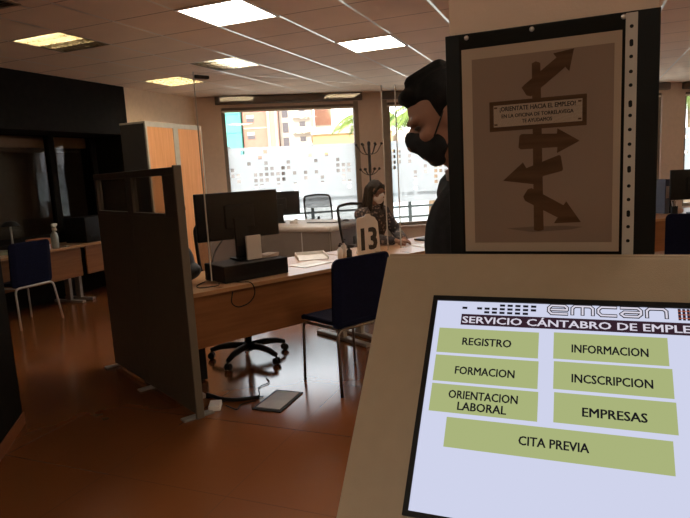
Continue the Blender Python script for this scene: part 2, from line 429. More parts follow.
# lamp tiles (holes in the ceiling): tile index (a, b) -> X = -2.322+.6a, Y = 5.72+.6b
LED = [(0, 0), (-1, -3), (5, -7), (3, -13), (-1, -9), (10, -4), (10, -1)]
LOUV = [(-4, -3, 'warm', 'Y0'), (-3, 0, 'cool', 'X1'), (-5, 1, 'warm', 'all')]
VENT = [(-3, -5)]
holes = {(a, b) for a, b in LED} | {(a, b) for a, b, _, _ in LOUV} | set(VENT)
mb = MB()
for a in range(-6, 12):
    for b in range(-15, 15):
        if (a, b) in holes: continue
        x0, y0 = -2.322+.6*a, 5.72+.6*b
        mb.quad([(x0, y0, CZ), (x0, y0+.6, CZ), (x0+.6, y0+.6, CZ), (x0+.6, y0, CZ)])
def clip_wall(ob, out=.05):
    bm = bmesh.new(); bm.from_mesh(ob.data); bmesh.ops.remove_doubles(bm, verts=bm.verts, dist=.0005)
    bmesh.ops.bisect_plane(bm, geom=bm.verts[:]+bm.edges[:]+bm.faces[:], plane_co=W0+WY*out, plane_no=WY, clear_outer=True)
    bm.to_mesh(ob.data); bm.free()
o = structure(mb.build('ceiling', 'ceil')); clip_wall(o)
# the roof slab above keeps daylight out of the ceiling void
mb = MB().bx(-9, XR+.3, YB-.2, 14.8, CZ+.14, CZ+.34); o = structure(mb.build('roof', 'dim')); clip_wall(o, .25)
mb = MB().bx(-9, XR+.3, YB-.2, 14.8, -.1, 0); o = structure(mb.build('floor', 'floor')); clip_wall(o, .0)

def wallseg(name, boxes, mat, loc=None, rotz=None, parent=None):
    mb = MB()
    for b in boxes: mb.bx(*b)
    return structure(mb.build(name, mat, parent, loc, rotz))
wallseg('wall_back', [(-9, XR+.3, YB-.2, YB, 0, CZ+.14)], 'cream')
wallseg('wall_right', [(XR, XR+.2, YB, 14.6, 0, CZ+.14)], 'cream')
wallseg('wall_left', [(XL-.15, XL, 6.50, 8.3, 0, CZ+.14)], 'cream')
wallseg('wall_alcove', [(-6.6, XL, 6.41, 6.4995, 0, CZ+.14)], 'black')
wallseg('wall_bulkhead', [(-6.6, XL, YB, 6.41, 2.11, CZ+.14)], 'black')
wallseg('wall_office', [(-8.9, -8.7, YB, 8.3, 0, CZ+.14), (-8.7, -6.6, 8.0, 8.3, 0, CZ+.14), (-8.7, -6.6, 6.41, 6.5, 0, CZ+.14)], 'dim')
wallseg('ceiling_office', [(-8.9, -6.6, YB, 8.3, CZ-.3, CZ-.2)], 'dim')
# glazed office front in the alcove
def struct_empty(name, loc=(0, 0, 0), rotz=0.):
    e = bpy.data.objects.new(name, None); COL.objects.link(e); e.location = loc; e.rotation_euler = (0, 0, rotz); e['kind'] = 'structure'; return e
g = struct_empty('window_5')
MB().bx(-6.40, -6.30, YB, 6.41, 0, .80, bev=.004).build('parapet', 'darkwall', g)
f = MB()
for y in (1.2, 3.5, 5.66): f.bx(-6.39, -6.31, y-.045, y+.045, .8, 2.11)
f.bx(-6.39, -6.31, YB, 6.41, .8, .86).bx(-6.385, -6.315, 6.33, 6.41, .86, 2.11)
f.build('window_frame', 'black', g)
MB().bx(-6.353, -6.347, YB, 6.33, .86, 2.11).build('pane', 'darkglass', g)
MB().bx(-6.60, -6.48, YB, 6.40, 1.97, 2.11, bev=.01).build('blind_box', 'cream', g)
b = MB()
for z in (1.915, 1.93): b.tube([(-6.52, YB, z), (-6.52, 6.3, z)], .006)
for y in (4.75, 5.05, 5.35, 5.85, 6.05, 6.25): b.bx(-6.53, -6.51, y-.006, y+.006, 1.9, 1.98)
b.build('blind_rail', 'greymetal', g)

# near dark corner wall on the left, with a tile skirting
cw = Vector((-3.209, 2.407, 0)); cd = Vector((-2.916-(-3.209), 2.018-2.407, 0)).normalized(); crot = math.atan2(cd.y, cd.x)
wallseg('wall_corner', [(0, 1.6, -.7, 0, 0, CZ)], 'black', cw, crot)
o = MB().bx(-.008, 1.6, 0, .008, 0, .075).bx(-.012, -.0005, -.7, .008, 0, .075).build('baseboard_corner', 'skirt', None, cw, crot); structure(o)
# keep the corner wall on the far side from the room: its face looks into the room
# ------------------------------------------------------------------ window wall
WIN = [(.42, 2.68), (3.2, 5.4), (6.3, 8.45), (8.93, 11.1)]
Z0, Z1 = .45, 2.58
mb = MB(); prev = -.6
for a, c in WIN:
    mb.bx(prev, a, 0, .25, 0, CZ+.14); mb.bx(a, c, 0, .25, 0, Z0); mb.bx(a, c, 0, .25, Z1, CZ+.14); prev = c
mb.bx(prev, 12.6, 0, .25, 0, CZ+.14)
structure(mb.build('wall_window', 'pinkwall', None, W0, WROT))
wallseg('trim_1', [(2.62, 2.70, -.012, 0, 0, CZ-.14), (3.12, 3.20, -.012, 0, 0, CZ-.14)], 'winframe', W0, WROT)
random.seed(21)
def cutouts(n, rows, seed):
    rnd = random.Random(seed); s = set()
    for i in range(n):
        hmax = rnd.choice((0, 1, 2, 2, 3, 4, 5)); base = rnd.choice((1, 2, 3, 3, 4, 4, 5))
        for k in range(hmax):
            if rnd.random() < .8: s.add((i, base+k))
        if rnd.random() < .35: s.add((i, rnd.choice((0, 1, 2, 8, 9))))
    return s
for n, (a, c) in enumerate(WIN, 1):
    e = struct_empty(f'window_{n}', W0, WROT)
    fr = MB(); w = .06
    for x0, x1, z0, z1 in ((a, a+w, Z0, Z1), (c-w, c, Z0, Z1), (a+w, c-w, Z1-w, Z1), (a+w, c-w, Z0, Z0+w)): fr.bx(x0, x1, .04, .10, z0, z1)
    fr.build('window_frame', 'winframe', e)
    MB().bx(a+w, c-w, .066, .072, Z0+w, Z1-w).build('pane', 'glass', e)
    MB().bx(a, c, -.05, .04, Z0-.03, Z0, bev=.005).build('window_sill', 'pinkwall', e)
    # frosted film with little square cut-outs and a row of cut marks near the bottom
    pitch = .094; hole = .058; nx = int((c-a-2*w)/pitch); zt = 1.93; rows = 10
    cut = cutouts(nx, rows, 40+n); fm = MB()
    xs = [a+w]+[v for i in range(nx) for v in (a+w+i*pitch+.018, a+w+i*pitch+.018+hole)]+[c-w]
    zs = [.865, .975, 1.035]
    zz = [zt-.05-k*pitch-hole for k in range(rows)][::-1]
    for q in zz: zs += [q, q+hole]
    zs.append(zt)
    for i in range(len(xs)-1):
        for j in range(len(zs)-1):
            x0, x1, z0, z1 = xs[i], xs[i+1], zs[j], zs[j+1]
            col = (i-1)//2 if i % 2 == 1 else None
            if col is not None and j == 1 and (col % 7) != 6: continue
            if col is not None and j >= 3 and j % 2 == 1:
                row = rows-1-(j-3)//2
                if (col, row) in cut: continue
            fm.quad([(x0, .062, z0), (x1, .062, z0), (x1, .062, z1), (x0, .062, z1)])
    fo = fm.build('privacy_film', 'film', e)
    # roller blind cassette
    bl = thing('roller_blind', ['long brown roller blind cassette over the wide window behind the monitors', 'roller blind cassette over the window behind the man in black mask', 'roller blind cassette over the window hidden by the poster column', 'roller blind cassette at the far right window'][n-1], 'blind', W0, WROT, 'roller blinds over the windows')
    cass = MB(); cass.box(((a+c)/2, -.055, 2.69), (c-a+.16, .11, .13), bev=.03, axis=0, seg=3); cass.build('cassette', 'blind', bl)
    MB().bx(a+.02, c-.02, .012, .02, 2.535, 2.64).build('cloth', 'blind', bl)
    MB().bx(a+.01, c-.01, .004, .03, 2.505, 2.537, bev=.004).build('bottom_bar', 'blindbar', bl)

# ------------------------------------------------------------------ ceiling fittings
def tile_xy(a, b): return -2.322+.6*a+.3, 5.72+.6*b+.3
led_labels = ['square lit ceiling panel nearest the wide window, over the man in the mask', 'square lit ceiling panel over the acrylic screen, at the top edge of the picture', 'lit ceiling panel beyond the poster column, hidden by it', 'added unseen ceiling panel right behind the viewer, lighting the poster', 'added unseen ceiling panel behind the viewer on the left', 'lit ceiling panel mirrored at the left of the acrylic screen', 'lit ceiling panel mirrored at the right of the acrylic screen']  # panels behind the viewer are unseen, added to light pillar and kiosk
for i, (a, b) in enumerate(LED):
    x, y = tile_xy(a, b)
    t = thing('ceiling_light', led_labels[i], 'ceiling light', (x, y, CZ), 0, 'lit ceiling panels')
    fr = MB()
    for s in (-1, 1): fr.bx(s*.29-.012, s*.29+.012, -.302, .302, -.008, .03); fr.bx(-.278, .278, s*.29-.012, s*.29+.012, -.008, .03)
    fr.build('frame', 'lampframe', t)
    MB().bx(-.278, .278, -.278, .278, .0, .02).build('diffuser', 'lampwarm' if i > 4 else 'lamp', t)
lou_labels = ['half-lit louvred ceiling light over the left desks', 'bluish white half-lit louvred ceiling light left of the big window', 'louvred ceiling light over the wooden cabinet', 'louvred ceiling light mirrored in the acrylic, nearer one', 'louvred ceiling light mirrored in the acrylic, farther one']
for i, (a, b, tone, lit) in enumerate(LOUV):
    x, y = tile_xy(a, b)
    t = thing('louvred_light', lou_labels[i], 'ceiling light', (x, y, CZ), 0, 'louvred ceiling lights')
    bxm = MB().bx(-.3, .3, -.3, .3, .09, .10)
    for s in (-1, 1): bxm.bx(s*.295-.005, s*.295+.005, -.3, .3, 0, .09); bxm.bx(-.29, .29, s*.295-.005, s*.295+.005, 0, .09)
    bxm.build('housing', 'lampbox', t)
    for k in range(4):
        yy = -.21+.14*k
        on = lit == 'all' or (lit == 'Y0' and k < 2) or lit == 'X1'
        x0, x1 = (-.27, .27) if lit != 'X1' else (-.02, .27)
        MB().tube([(x0, yy, .06), (x1, yy, .06)], .016, 8).build('tube', ('tubecool' if tone == 'cool' else 'tube') if on else 'white', t)
    lv = MB()
    for k in range(5): lv.bx(-.29, .29, -.28+.14*k-.003, -.28+.14*k+.003, .002, .04)
    for k in range(9): lv.bx(-.27+.0675*k-.002, -.27+.0675*k+.002, -.28, .28, .002, .035)
    lv.build('louvre', 'louvre', t)
for a, b in VENT:
    x, y = tile_xy(a, b)
    t = thing('ceiling_vent', 'dark slatted ceiling vent in the top corner above the left desks', 'vent', (x, y, CZ))
    fr = MB()
    for q in (-.285, .10): fr.bx(q-.015, q+.015, -.3, .2, -.006, .01)
    for q in (-.285, .185): fr.bx(-.27, .085, q-.015, q+.015, -.006, .01)
    fr.build('frame', 'lampbox', t)
    sl = MB()
    for k in range(8): sl.box((-.0925, -.235+.055*k, .012), (.36, .042, .003), rot=(R(35), 0, 0))
    sl.build('slats', 'dividerframe', t); MB().bx(-.3, .3, -.3, .3, .06, .07).build('duct', 'black', t)
    MB().bx(.115, .3, -.3, .3, 0, .01).bx(-.3, .115, .2, .3, 0, .01).build('blank_plate', 'ceil', t)

# ------------------------------------------------------------------ poster column
wallseg('pillar', [(-.178, .0945, .886, 1.16, 0, CZ)], 'column')
YP = .88
t = thing('display_board', 'black display board fixed to the beige pillar behind the kiosk', 'display board', (-.0438, YP+.006, 1.27))
MB().bx(-.1396, .1396, -.006, 0, 0, .367, bev=.001).build('panel', 'board', t)
for dx in (-.1085, -.0187, .0962): MB().lathe([(.0035, 0), (.003, .002), (.001, .0025)], 12).build('pin', 'steel', t)
pins = [c for c in t.children if c.name.startswith('pin')]
for p_, dx in zip(pins, (-.1085, -.0187, .0962)): p_.location = (dx, -.0072, .3607); p_.rotation_euler = (PI/2, 0, 0)
t = thing('poster', 'printed signpost poster in a punched plastic sleeve on the black board', 'poster', (0, YP-.0005, 0))
YS = 0.
MB().bx(-.1600, .0510, YS-.0006, YS, 1.3205, 1.6147).build('sheet', 'paper', t)
pic = MB(); y1 = YS-.0009
pic.bx(-.1455, .0420, y1, YS-.0006, 1.3335, 1.5995)
pic.build('print_background', 'poster_pic', t)
MB().prism([(-.10, 1.3545), (-.062, 1.3485), (-.01, 1.352), (.005, 1.3555), (-.02, 1.3575), (-.06, 1.357)], y1-.0003, y1, 'y').build('printed_shadow', 'printshade', t)
MB().prism([(-.0627, 1.5850), (-.0575, 1.5872), (-.0514, 1.5845), (-.0475, 1.3520), (-.0540, 1.3500), (-.0608, 1.3515)], y1-.0006, y1, 'y').build('printed_post', 'printwood', t)
arrows = [[(-.0765, 1.5535), (-.0725, 1.5575), (-.0304, 1.5891), (-.0345, 1.5950), (-.0080, 1.5985), (-.0139, 1.5690), (-.0189, 1.5755), (-.0640, 1.5405), (-.0700, 1.5425)],
          [(-.0800, 1.4870), (-.0770, 1.4895), (-.0297, 1.4869), (-.0290, 1.4940), (.0000, 1.4750), (-.0296, 1.4600), (-.0290, 1.4682), (-.0785, 1.4680), (-.0815, 1.4710)],
          [(-.0245, 1.4560), (-.0215, 1.4370), (-.0230, 1.4348), (-.0614, 1.4256), (-.0587, 1.4175), (-.1035, 1.4245), (-.0755, 1.4495), (-.0708, 1.4411), (-.0275, 1.4570)],
          [(-.0640, 1.4125), (-.0208, 1.3866), (-.0172, 1.3922), (.0022, 1.3622), (-.0335, 1.3612), (-.0285, 1.3693), (-.0730, 1.3945), (-.0755, 1.4005), (-.0690, 1.4110)]]
for p in arrows:
    am = MB().prism(p, y1-.0009, y1, 'y', 0)
    am.build('printed_arrow', 'printwood', t)
sg = MB(); sg.bx(-.1213, .0086, y1-.0009, y1, 1.4955, 1.5375, 0)
sg.prism([(-.1155, 1.5015), (.0030, 1.5015), (.0030, 1.5318), (-.1155, 1.5318)], y1-.0011, y1-.0009, 'y', 1)
for txt, zc, h, w_ in (('\u00a1ORIENTATE HACIA EL EMPLEO!', 1.5232, .0062, .1010), ('EN LA OFICINA DE TORRELAVEGA', 1.5138, .0050, .0960), ('TE AYUDAMOS', 1.5055, .0050, .0400)):
    sg.text(txt, (-.0562, y1-.00125, zc), (1, 0, 0), (0, 0, 1), width=w_, height=h, mi=2, bold=.035, align='C')
for x_, z_ in ((-.1125, 1.5285), (-.0002, 1.5285), (-.1125, 1.5048), (-.0002, 1.5048)): sg.bx(x_-.0022, x_+.0022, y1-.00125, y1-.0011, z_-.0012, z_+.0012, 0)
sg.build('printed_sign', ['printwood', 'printsign', 'printink'], t)
sm = MB().bx(-.1630, .0545, YS-.0024, YS-.0020, 1.300, 1.6345)
sm.build('plastic_sleeve', 'sleeve', t)
st = MB(); st.bx(.0548, .0690, YS-.0026, YS-.0018, 1.300, 1.6345, 0)
hz = [1.6173, 1.5965, 1.5793, 1.5602, 1.5428, 1.5188, 1.5037, 1.4853, 1.4661, 1.4501, 1.4327, 1.4104, 1.392, 1.3729, 1.3549, 1.3355]
for i, z_ in enumerate(hz):
    hh = .0046 if i in (1, 5, 10, 13) else .0024; n_ = 14; xc = .0618+(1.617-z_)*.0003/.28
    st.add([(xc+.0024*math.cos(2*PI*k/n_), YS-.00265, z_+(hh-.0024)*(1 if math.sin(2*PI*k/n_) > 0 else -1)+.0024*math.sin(2*PI*k/n_)) for k in range(n_)], [list(range(n_))], 1)
st.build('punched_strip', ['strip', 'board'], t)

# ------------------------------------------------------------------ kiosk with touch screen
TH = R(49); ct, sn = math.cos(TH), math.sin(TH)
KP = Vector((0, .85, 1.321))
k = thing('information_kiosk', 'beige information kiosk with a sloping lit touch screen', 'kiosk', (0, .60, 0))
def kl(u, v, n=0.):                              # face coordinates -> kiosk local
    p = KP+Vector((0, ct*v, sn*v))+Vector((0, -sn, ct))*n; return Vector((u, p.y-.60, p.z))
pf = [kl(0, 0), kl(0, -.52), ]
prof = [(kl(0, -.004).y, kl(0, -.004).z), (kl(0, -.52).y, kl(0, -.52).z), (kl(0, -.52).y+.01, kl(0, -.52).z-.045), (.02, .62), (.0, .05), (.235, .05), (.255, 1.312), (kl(0, 0).y+.001, kl(0, 0).z+.0)]
bm = bmesh.new(); n_ = len(prof); HW = .2758
va = [bm.verts.new((-HW, y, z)) for y, z in prof]; vb = [bm.verts.new((HW, y, z)) for y, z in prof]
bm.faces.new(va); bm.faces.new(vb[::-1])
for i in range(n_): bm.faces.new([va[i], vb[i], vb[(i+1) % n_], va[(i+1) % n_]])
bmesh.ops.recalc_face_normals(bm, faces=bm.faces)
bmesh.ops.bevel(bm, geom=[e for e in bm.edges if abs(e.verts[0].co.x-e.verts[1].co.x) < 1e-6 or True], offset=.004, segments=3, affect='EDGES')
MB().addbm(bm, 0, False).build('body', 'kiosk', k)
MB().bx(-.25, .25, .01, .23, 0, .055, bev=.004).build('plinth', 'plastic', k)
bz = MB()
U0, U1, V0, V1 = -.1925, .1955, -.3690, -.0735
def slab(mbx, u0, u1, v0, v1, n0, n1, mi=0):
    c = [kl(u, v, n) for n in (n0, n1) for u, v in ((u0, v0), (u1, v0), (u1, v1), (u0, v1))]
    mbx.add(c, [[0, 3, 2, 1], [4, 5, 6, 7], [0, 1, 5, 4], [1, 2, 6, 5], [2, 3, 7, 6], [3, 0, 4, 7]], mi)
slab(bz, U0, -.186, V0, V1, .0, .005); slab(bz, .189, U1, V0, V1, .0, .005); slab(bz, -.186, .189, V0, -.3628, 0, .005); slab(bz, -.186, .189, -.0806, V1, 0, .005)
bz.build('screen_bezel', 'bezel', k)
sm = MB(); slab(sm, -.186, .189, -.3628, -.0806, -.001, .0022)
so = sm.build('screen', 's_bg', k)
NUX = Vector((1, 0, 0)); NUY = Vector((0, ct, sn))
def flat(mbx, u0, u1, v0, v1, n, mi=0): mbx.quad([kl(u0, v0, n), kl(u1, v0, n), kl(u1, v1, n), kl(u0, v1, n)], mi)
def button(name, u0, u1, v0, v1, lines):
    b = MB(); slab(b, u0, u1, v0, v1, .0022, .0025, 0)
    for txt, uc, vb, w_, h_ in lines: b.text(txt, kl(uc, vb, .0028), NUX, NUY, width=w_, height=h_, mi=1, bold=.025, align='C')
    b.build(name, ['s_btn', 's_ink'], so)
button('registro_button', -.1782, -.0475, -.1588, -.1227, [('REGISTRO', -.113, -.1463, .0632, .0106)])
button('formacion_button', -.1782, -.0465, -.1992, -.1626, [('FORMACION', -.1124, -.1878, .0750, .0106)])
button('orientacion_laboral_button', -.1780, -.0453, -.2400, -.2028, [('ORIENTACION', -.1119, -.2208, .0854, .0106), ('LABORAL', -.1119, -.2355, .0596, .0106)])
button('informacion_button', -.0293, .0995, -.1574, -.1212, [('INFORMACION', .0352, -.1475, .0856, .0108)])
button('incscripcion_button', -.0284, .1022, -.1970, -.1608, [('INCSCRIPCION', .0369, -.1868, .0882, .0108)])
button('empresas_button', -.0271, .1035, -.2385, -.2012, [('EMPRESAS', .0391, -.2280, .0683, .0108)])
button('cita_previa_button', -.1537, .0976, -.2832, -.2458, [('CITA PREVIA', -.0266, -.2698, .0772, .0106)])
hb = MB(); slab(hb, -.1500, .1490, -.1166, -.1002, .0022, .0025, 0)
hb.text('SERVICIO C\u00c1NTABRO DE EMPLEO', kl(-.1478, -.1136, .0028), NUX, NUY, width=.2880, height=.0098, mi=1, bold=.018)
hb.build('title_band', ['s_band', 's_light'], so)
dm = MB()
dots = {0: [7, 8, 9, 10, 11], 1: [0, 3, 4, 5, 6, 7, 8, 9, 10], 2: [4, 5, 6, 7, 8, 9]}
dots = [(0, 5), (0, 6), (0, 7), (0, 8), (0, 9), (1, 0), (1, 2), (1, 3), (1, 4), (1, 5), (1, 6), (1, 7), (1, 8), (1, 9), (2, 3), (2, 4), (2, 5), (2, 6), (2, 7), (2, 8)]
for r_, c_ in dots:
    u = -.1500+c_*.0101+(.0 if c_ else 0); v = -.0835-r_*.0056
    flat(dm, u, u+.0068, v-.0034, v, .0026)
dm.build('dot_pattern', 's_ink', so)
# logo: rounded outlined letters e m c a n
lg = MB()
def stroke(pts, w0=.0024):
    P = [Vector((p[0], p[1])) for p in pts]
    for wid, mi, n in ((w0*1.0, 0, .0026), (w0*.48, 1, .0029)):
        for i in range(len(P)-1):
            a, b = P[i], P[i+1]; d = (b-a)
            if d.length < 1e-6: continue
            d.normalize(); q = Vector((-d.y, d.x))*wid; e = d*wid
            lg.quad([kl(*(a-q-e*.6), n), kl(*(b-q+e*.6), n), kl(*(b+q+e*.6), n), kl(*(a+q-e*.6), n)], mi)
LT, LB, LM = -.0826, -.0944, -.0885
def rr(x0, x1, top=LT, bot=LB): return x0, x1
x = -.0365
stroke([(x+.0225, LB), (x+.0035, LB), (x, LB+.0035), (x, LT-.0035), (x+.0035, LT), (x+.0195, LT), (x+.0225, LT-.003), (x+.0225, LM), (x+.003, LM)])
x = -.0075
stroke([(x, LB), (x, LT-.003), (x+.003, LT), (x+.0215, LT), (x+.0245, LT-.003), (x+.0245, LB)]); stroke([(x+.0123, LT), (x+.0123, LB)])
x = .0235
stroke([(x+.0205, LT), (x+.0035, LT), (x, LT-.0035), (x, LB+.0035), (x+.0035, LB), (x+.0205, LB)])
x = .0500
stroke([(x, LT), (x+.019, LT), (x+.0225, LT-.0035), (x+.0225, LB+.0035), (x+.019, LB), (x+.0035, LB), (x, LB+.003), (x+.0035, LM), (x+.0225, LM)])
x = .0790
stroke([(x, LB), (x, LT-.003), (x+.003, LT), (x+.0185, LT), (x+.0215, LT-.003), (x+.0215, LB)])
lg.build('logo', ['s_ink', 's_light'], so)
sp = MB()
for i in range(7): flat(sp, .1130+i*.0048, .1130+i*.0048+.0032, -.0968, -.0812, .0026, 0)
for j in range(3): flat(sp, .1130, .1450, -.0945+j*.0048, -.0935+j*.0048, .0028, 1)
sp.build('striped_emblem', ['s_band', 's_orange'], so)

# ------------------------------------------------------------------ divider screen
dv = thing('office_divider', 'grey freestanding two-panel divider with glazed slots along its top', 'divider', D(0, 0), DROT)
for x0, x1 in ((-.748, -.006), (-1.478, -.754)):        # local -X runs to the staff side (t = -x)
    p = MB()
    p.bx(x0, x1, -.02, .02, .03, 1.235, bev=.003)
    p.build('panel', 'divider', dv)
    wst = .165 if x1 > -.1 else .05
    fr = MB().bx(x0, x1, -.024, .024, 1.485, 1.53, bev=.004).bx(x0, x0+.045, -.02, .02, 1.235, 1.485).bx(x1-wst, x1, -.02, .02, 1.235, 1.485).bx(x0+.045, x1-wst, -.022, .022, 1.235, 1.255)
    fo = fr.build('slot_frame', 'dividerframe', dv)
    MB().bx(x0+.045, x1-wst, -.003, .003, 1.255, 1.485).build('slot_glass', 'darkglass', fo)
MB().bx(-.006, .018, -.026, .026, .0, 1.54, bev=.006).build('end_post', 'divider', dv)
for x0 in (-1.47, -.751, -.03): MB().bx(x0-.03, x0+.03, -.1, .1, 0, .012, bev=.003).build('foot', 'greymetal', dv)

# ------------------------------------------------------------------ wooden cabinet by the left wall
cb = thing('tall_cabinet', 'tall honey wood cabinet with grey frame standing against the cream wall', 'cabinet', (-3.74, 4.43, 0))
MB().bx(-.30, -.02, 0, .012, 0, 1.995).bx(-.30, -.02, .85, .865, 0, 1.995).bx(-.30, -.285, .012, .85, 0, 1.995).build('carcass', 'cabside', cb)
fr = MB().bx(-.30, .0, -.004, .87, 1.995, 2.012).bx(-.02, .0, 0, .87, 1.965, 1.995).bx(-.02, .0, 0, .87, 0, .07)
fr.bx(-.02, 0, 0, .018, .07, 1.965).bx(-.02, 0, .848, .87, .07, 1.965); fr.build('frame', 'cabframe', cb)
d1 = MB().bx(-.018, -.002, .018, .395, .07, 1.965, bev=.002).build('door', 'cabwood', cb)
d2 = MB().bx(-.018, -.002, .470, .848, .07, 1.965, bev=.002).build('door', 'cabwood', cb)
MB().bx(-.02, .004, .395, .470, .07, 1.965, bev=.003).build('lock_stile', 'cabframe', cb)
MB().bx(.004, .02, .42, .445, 1.22, 1.33, bev=.003).build('handle', 'steel', cb)
MB().tube([(.006, .43, 1.2), (.03, .43, 1.195), (.032, .43, 1.15)], .004, 8).build('key', 'plastic', cb)

# ------------------------------------------------------------------ desks
def make_desk(name, label, L, depth, loc, rotz, panel=True, top='woodtop', round_end=False, group=None):
    """local: y 0..L along the front edge, front edge at x = 0, staff side at x = -depth"""
    t = thing(name, label, 'desk', loc, rotz, group)
    m = MB()
    if round_end:
        r = .09; pts = [(0, L), (-depth, L), (-depth, 0)]+[(-r+r*math.cos(a), r+r*math.sin(a)) for a in [(-PI/2+PI/2*q/8) for q in range(9)]]
        m.prism(pts, .703, .73, 'z')
    else:
        m.bx(-depth, 0, 0, L, .703, .73, bev=.003)
    m.build('desk_top', top, t)
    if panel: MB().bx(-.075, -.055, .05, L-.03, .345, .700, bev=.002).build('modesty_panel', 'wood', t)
    for y in (.10, L-.06):
        lg_ = MB().bx(-depth/2-.04, -depth/2+.04, y-.022, y+.022, .03, .703, bev=.004)
        lg_.bx(-depth+.06, -.06, y-.03, y+.03, .0, .032, bev=.008).bx(-depth+.1, -.1, y-.02, y+.02, .68, .703)
        lg_.build('leg', 'greymetal', t)
    return t
deskA = make_desk('office_desk', 'beech desk behind the divider holding the big black monitor', 1.66, .80, D(.05, .21), DROT, round_end=True, group='beech desks in the right row')
deskB = make_desk('office_desk', 'beech desk at which the woman in a mask sits', 1.55, .75, D(1.73, .21), DROT, group='beech desks in the right row')
LD1 = make_desk('office_desk', 'beech desk at the left wall with blue chair pushed up to it', 1.62, .60, (-5.69, 3.80, 0), 0, group='beech desks along the left wall')
LD2 = make_desk('office_desk', 'beech desk at the left wall carrying the black box printer', .93, .60, (-5.71, 5.44, 0), 0, group='beech desks along the left wall')
RD = make_desk('office_desk', 'beech desk seen past the right edge of the poster board', 2.2, .8, (.55, 7.15, 0), R(-48), group='beech desks beyond the pillar')

# visitor chairs --------------------------------------------------------
def make_visitor_chair(label, loc, rotz, tube='darksteel'):
    """faces local +Y"""
    t = thing('visitor_chair', label, 'chair', loc, rotz, 'navy visitor chairs')
    # padded back: slightly curved, rounded rectangle
    def pad(name, w, h, th, place, curve):
        bm = bmesh.new(); n = 14; r = .05
        outline = []
        for cx_, cz_, a0 in ((w/2-r, h/2-r, 0), (-w/2+r, h/2-r, PI/2), (-w/2+r, -h/2+r, PI), (w/2-r, -h/2+r, 3*PI/2)):
            for q in range(6): a = a0+PI/2*q/5; outline.append((cx_+r*math.cos(a), cz_+r*math.sin(a)))
        m = MB(); vs = []; fs = []; rings = [(-th/2, .965), (-th/2+.006, 1.), (th/2-.006, 1.), (th/2, .965)]
        no = len(outline)
        for d, s in rings:
            for x, z in outline: vs.append(place(x*s, z*s, d+curve*(x/(w/2))**2))
        for i in range(len(rings)-1):
            for q in range(no): fs.append([i*no+q, i*no+(q+1) % no, (i+1)*no+(q+1) % no, (i+1)*no+q])
        # caps as strips across x so the curve stays smooth
        for base, flip in ((0, True), ((len(rings)-1)*no, False)):
            for q in range(no//2-1):
                a, b = q, q+1; c, d_ = no-2-q, no-1-q
                # pair outline points symmetric about x = 0
                pass
        bmv = [bm.verts.new(v) for v in vs]
        for f in fs: bm.faces.new([bmv[i] for i in f])
        for base in (0, (len(rings)-1)*no):
            fce = bm.faces.new([bmv[base+q] for q in range(no)]); bmesh.ops.triangulate(bm, faces=[fce])
        bmesh.ops.recalc_face_normals(bm, faces=bm.faces)
        return m.addbm(bm, 0, False).build(name, 'navy', t)
    pad('seat', .46, .44, .035, lambda x, z, d: (x, z+.02, .455+d-.02*(z > .15)*(z-.15)/.07), .012)
    tilt = R(4)
    pad('backrest', .50, .47, .028, lambda x, z, d: (x, -.20-d*1.-(z+.235)*math.tan(tilt), .665+z), -.03)
    r = .0105
    # rear hoop: across under the back of the seat, down both sides
    MB().tube([(-.265, -.25, 0), (-.235, -.20, .43), (.235, -.20, .43), (.265, -.25, 0)], r, 10, rad=.06).build('rear_leg_hoop', tube, t)
    for s in (-1, 1):
        MB().tube([(s*.235, .20, .0), (s*.225, .19, .425), (s*.20, -.19, .428)], r*.95, 10, rad=.04).build('leg', tube, t)
    return t
# facing the desk: az -61.7
p_ = (D(.819, .064)+D(.819, -.374)+D(1.328, .074)+D(1.328, -.364))/4
vc = make_visitor_chair('navy blue visitor chair in front of the desk with number 13', (p_.x, p_.y, 0), R(61.7))
vcl = dup(vc, (-5.60, 4.40, 0), R(90), 'navy blue visitor chair with pale legs by the left wall desk')
for ch in vcl.children:
    if 'leg' in ch.name or 'stay' in ch.name:
        ch.data = ch.data.copy(); ch.data.materials[0] = M['palemetal']
vcr = dup(vc, (1.02, 6.35, 0), R(-5), 'dark navy chair at the right picture edge before the far desk')

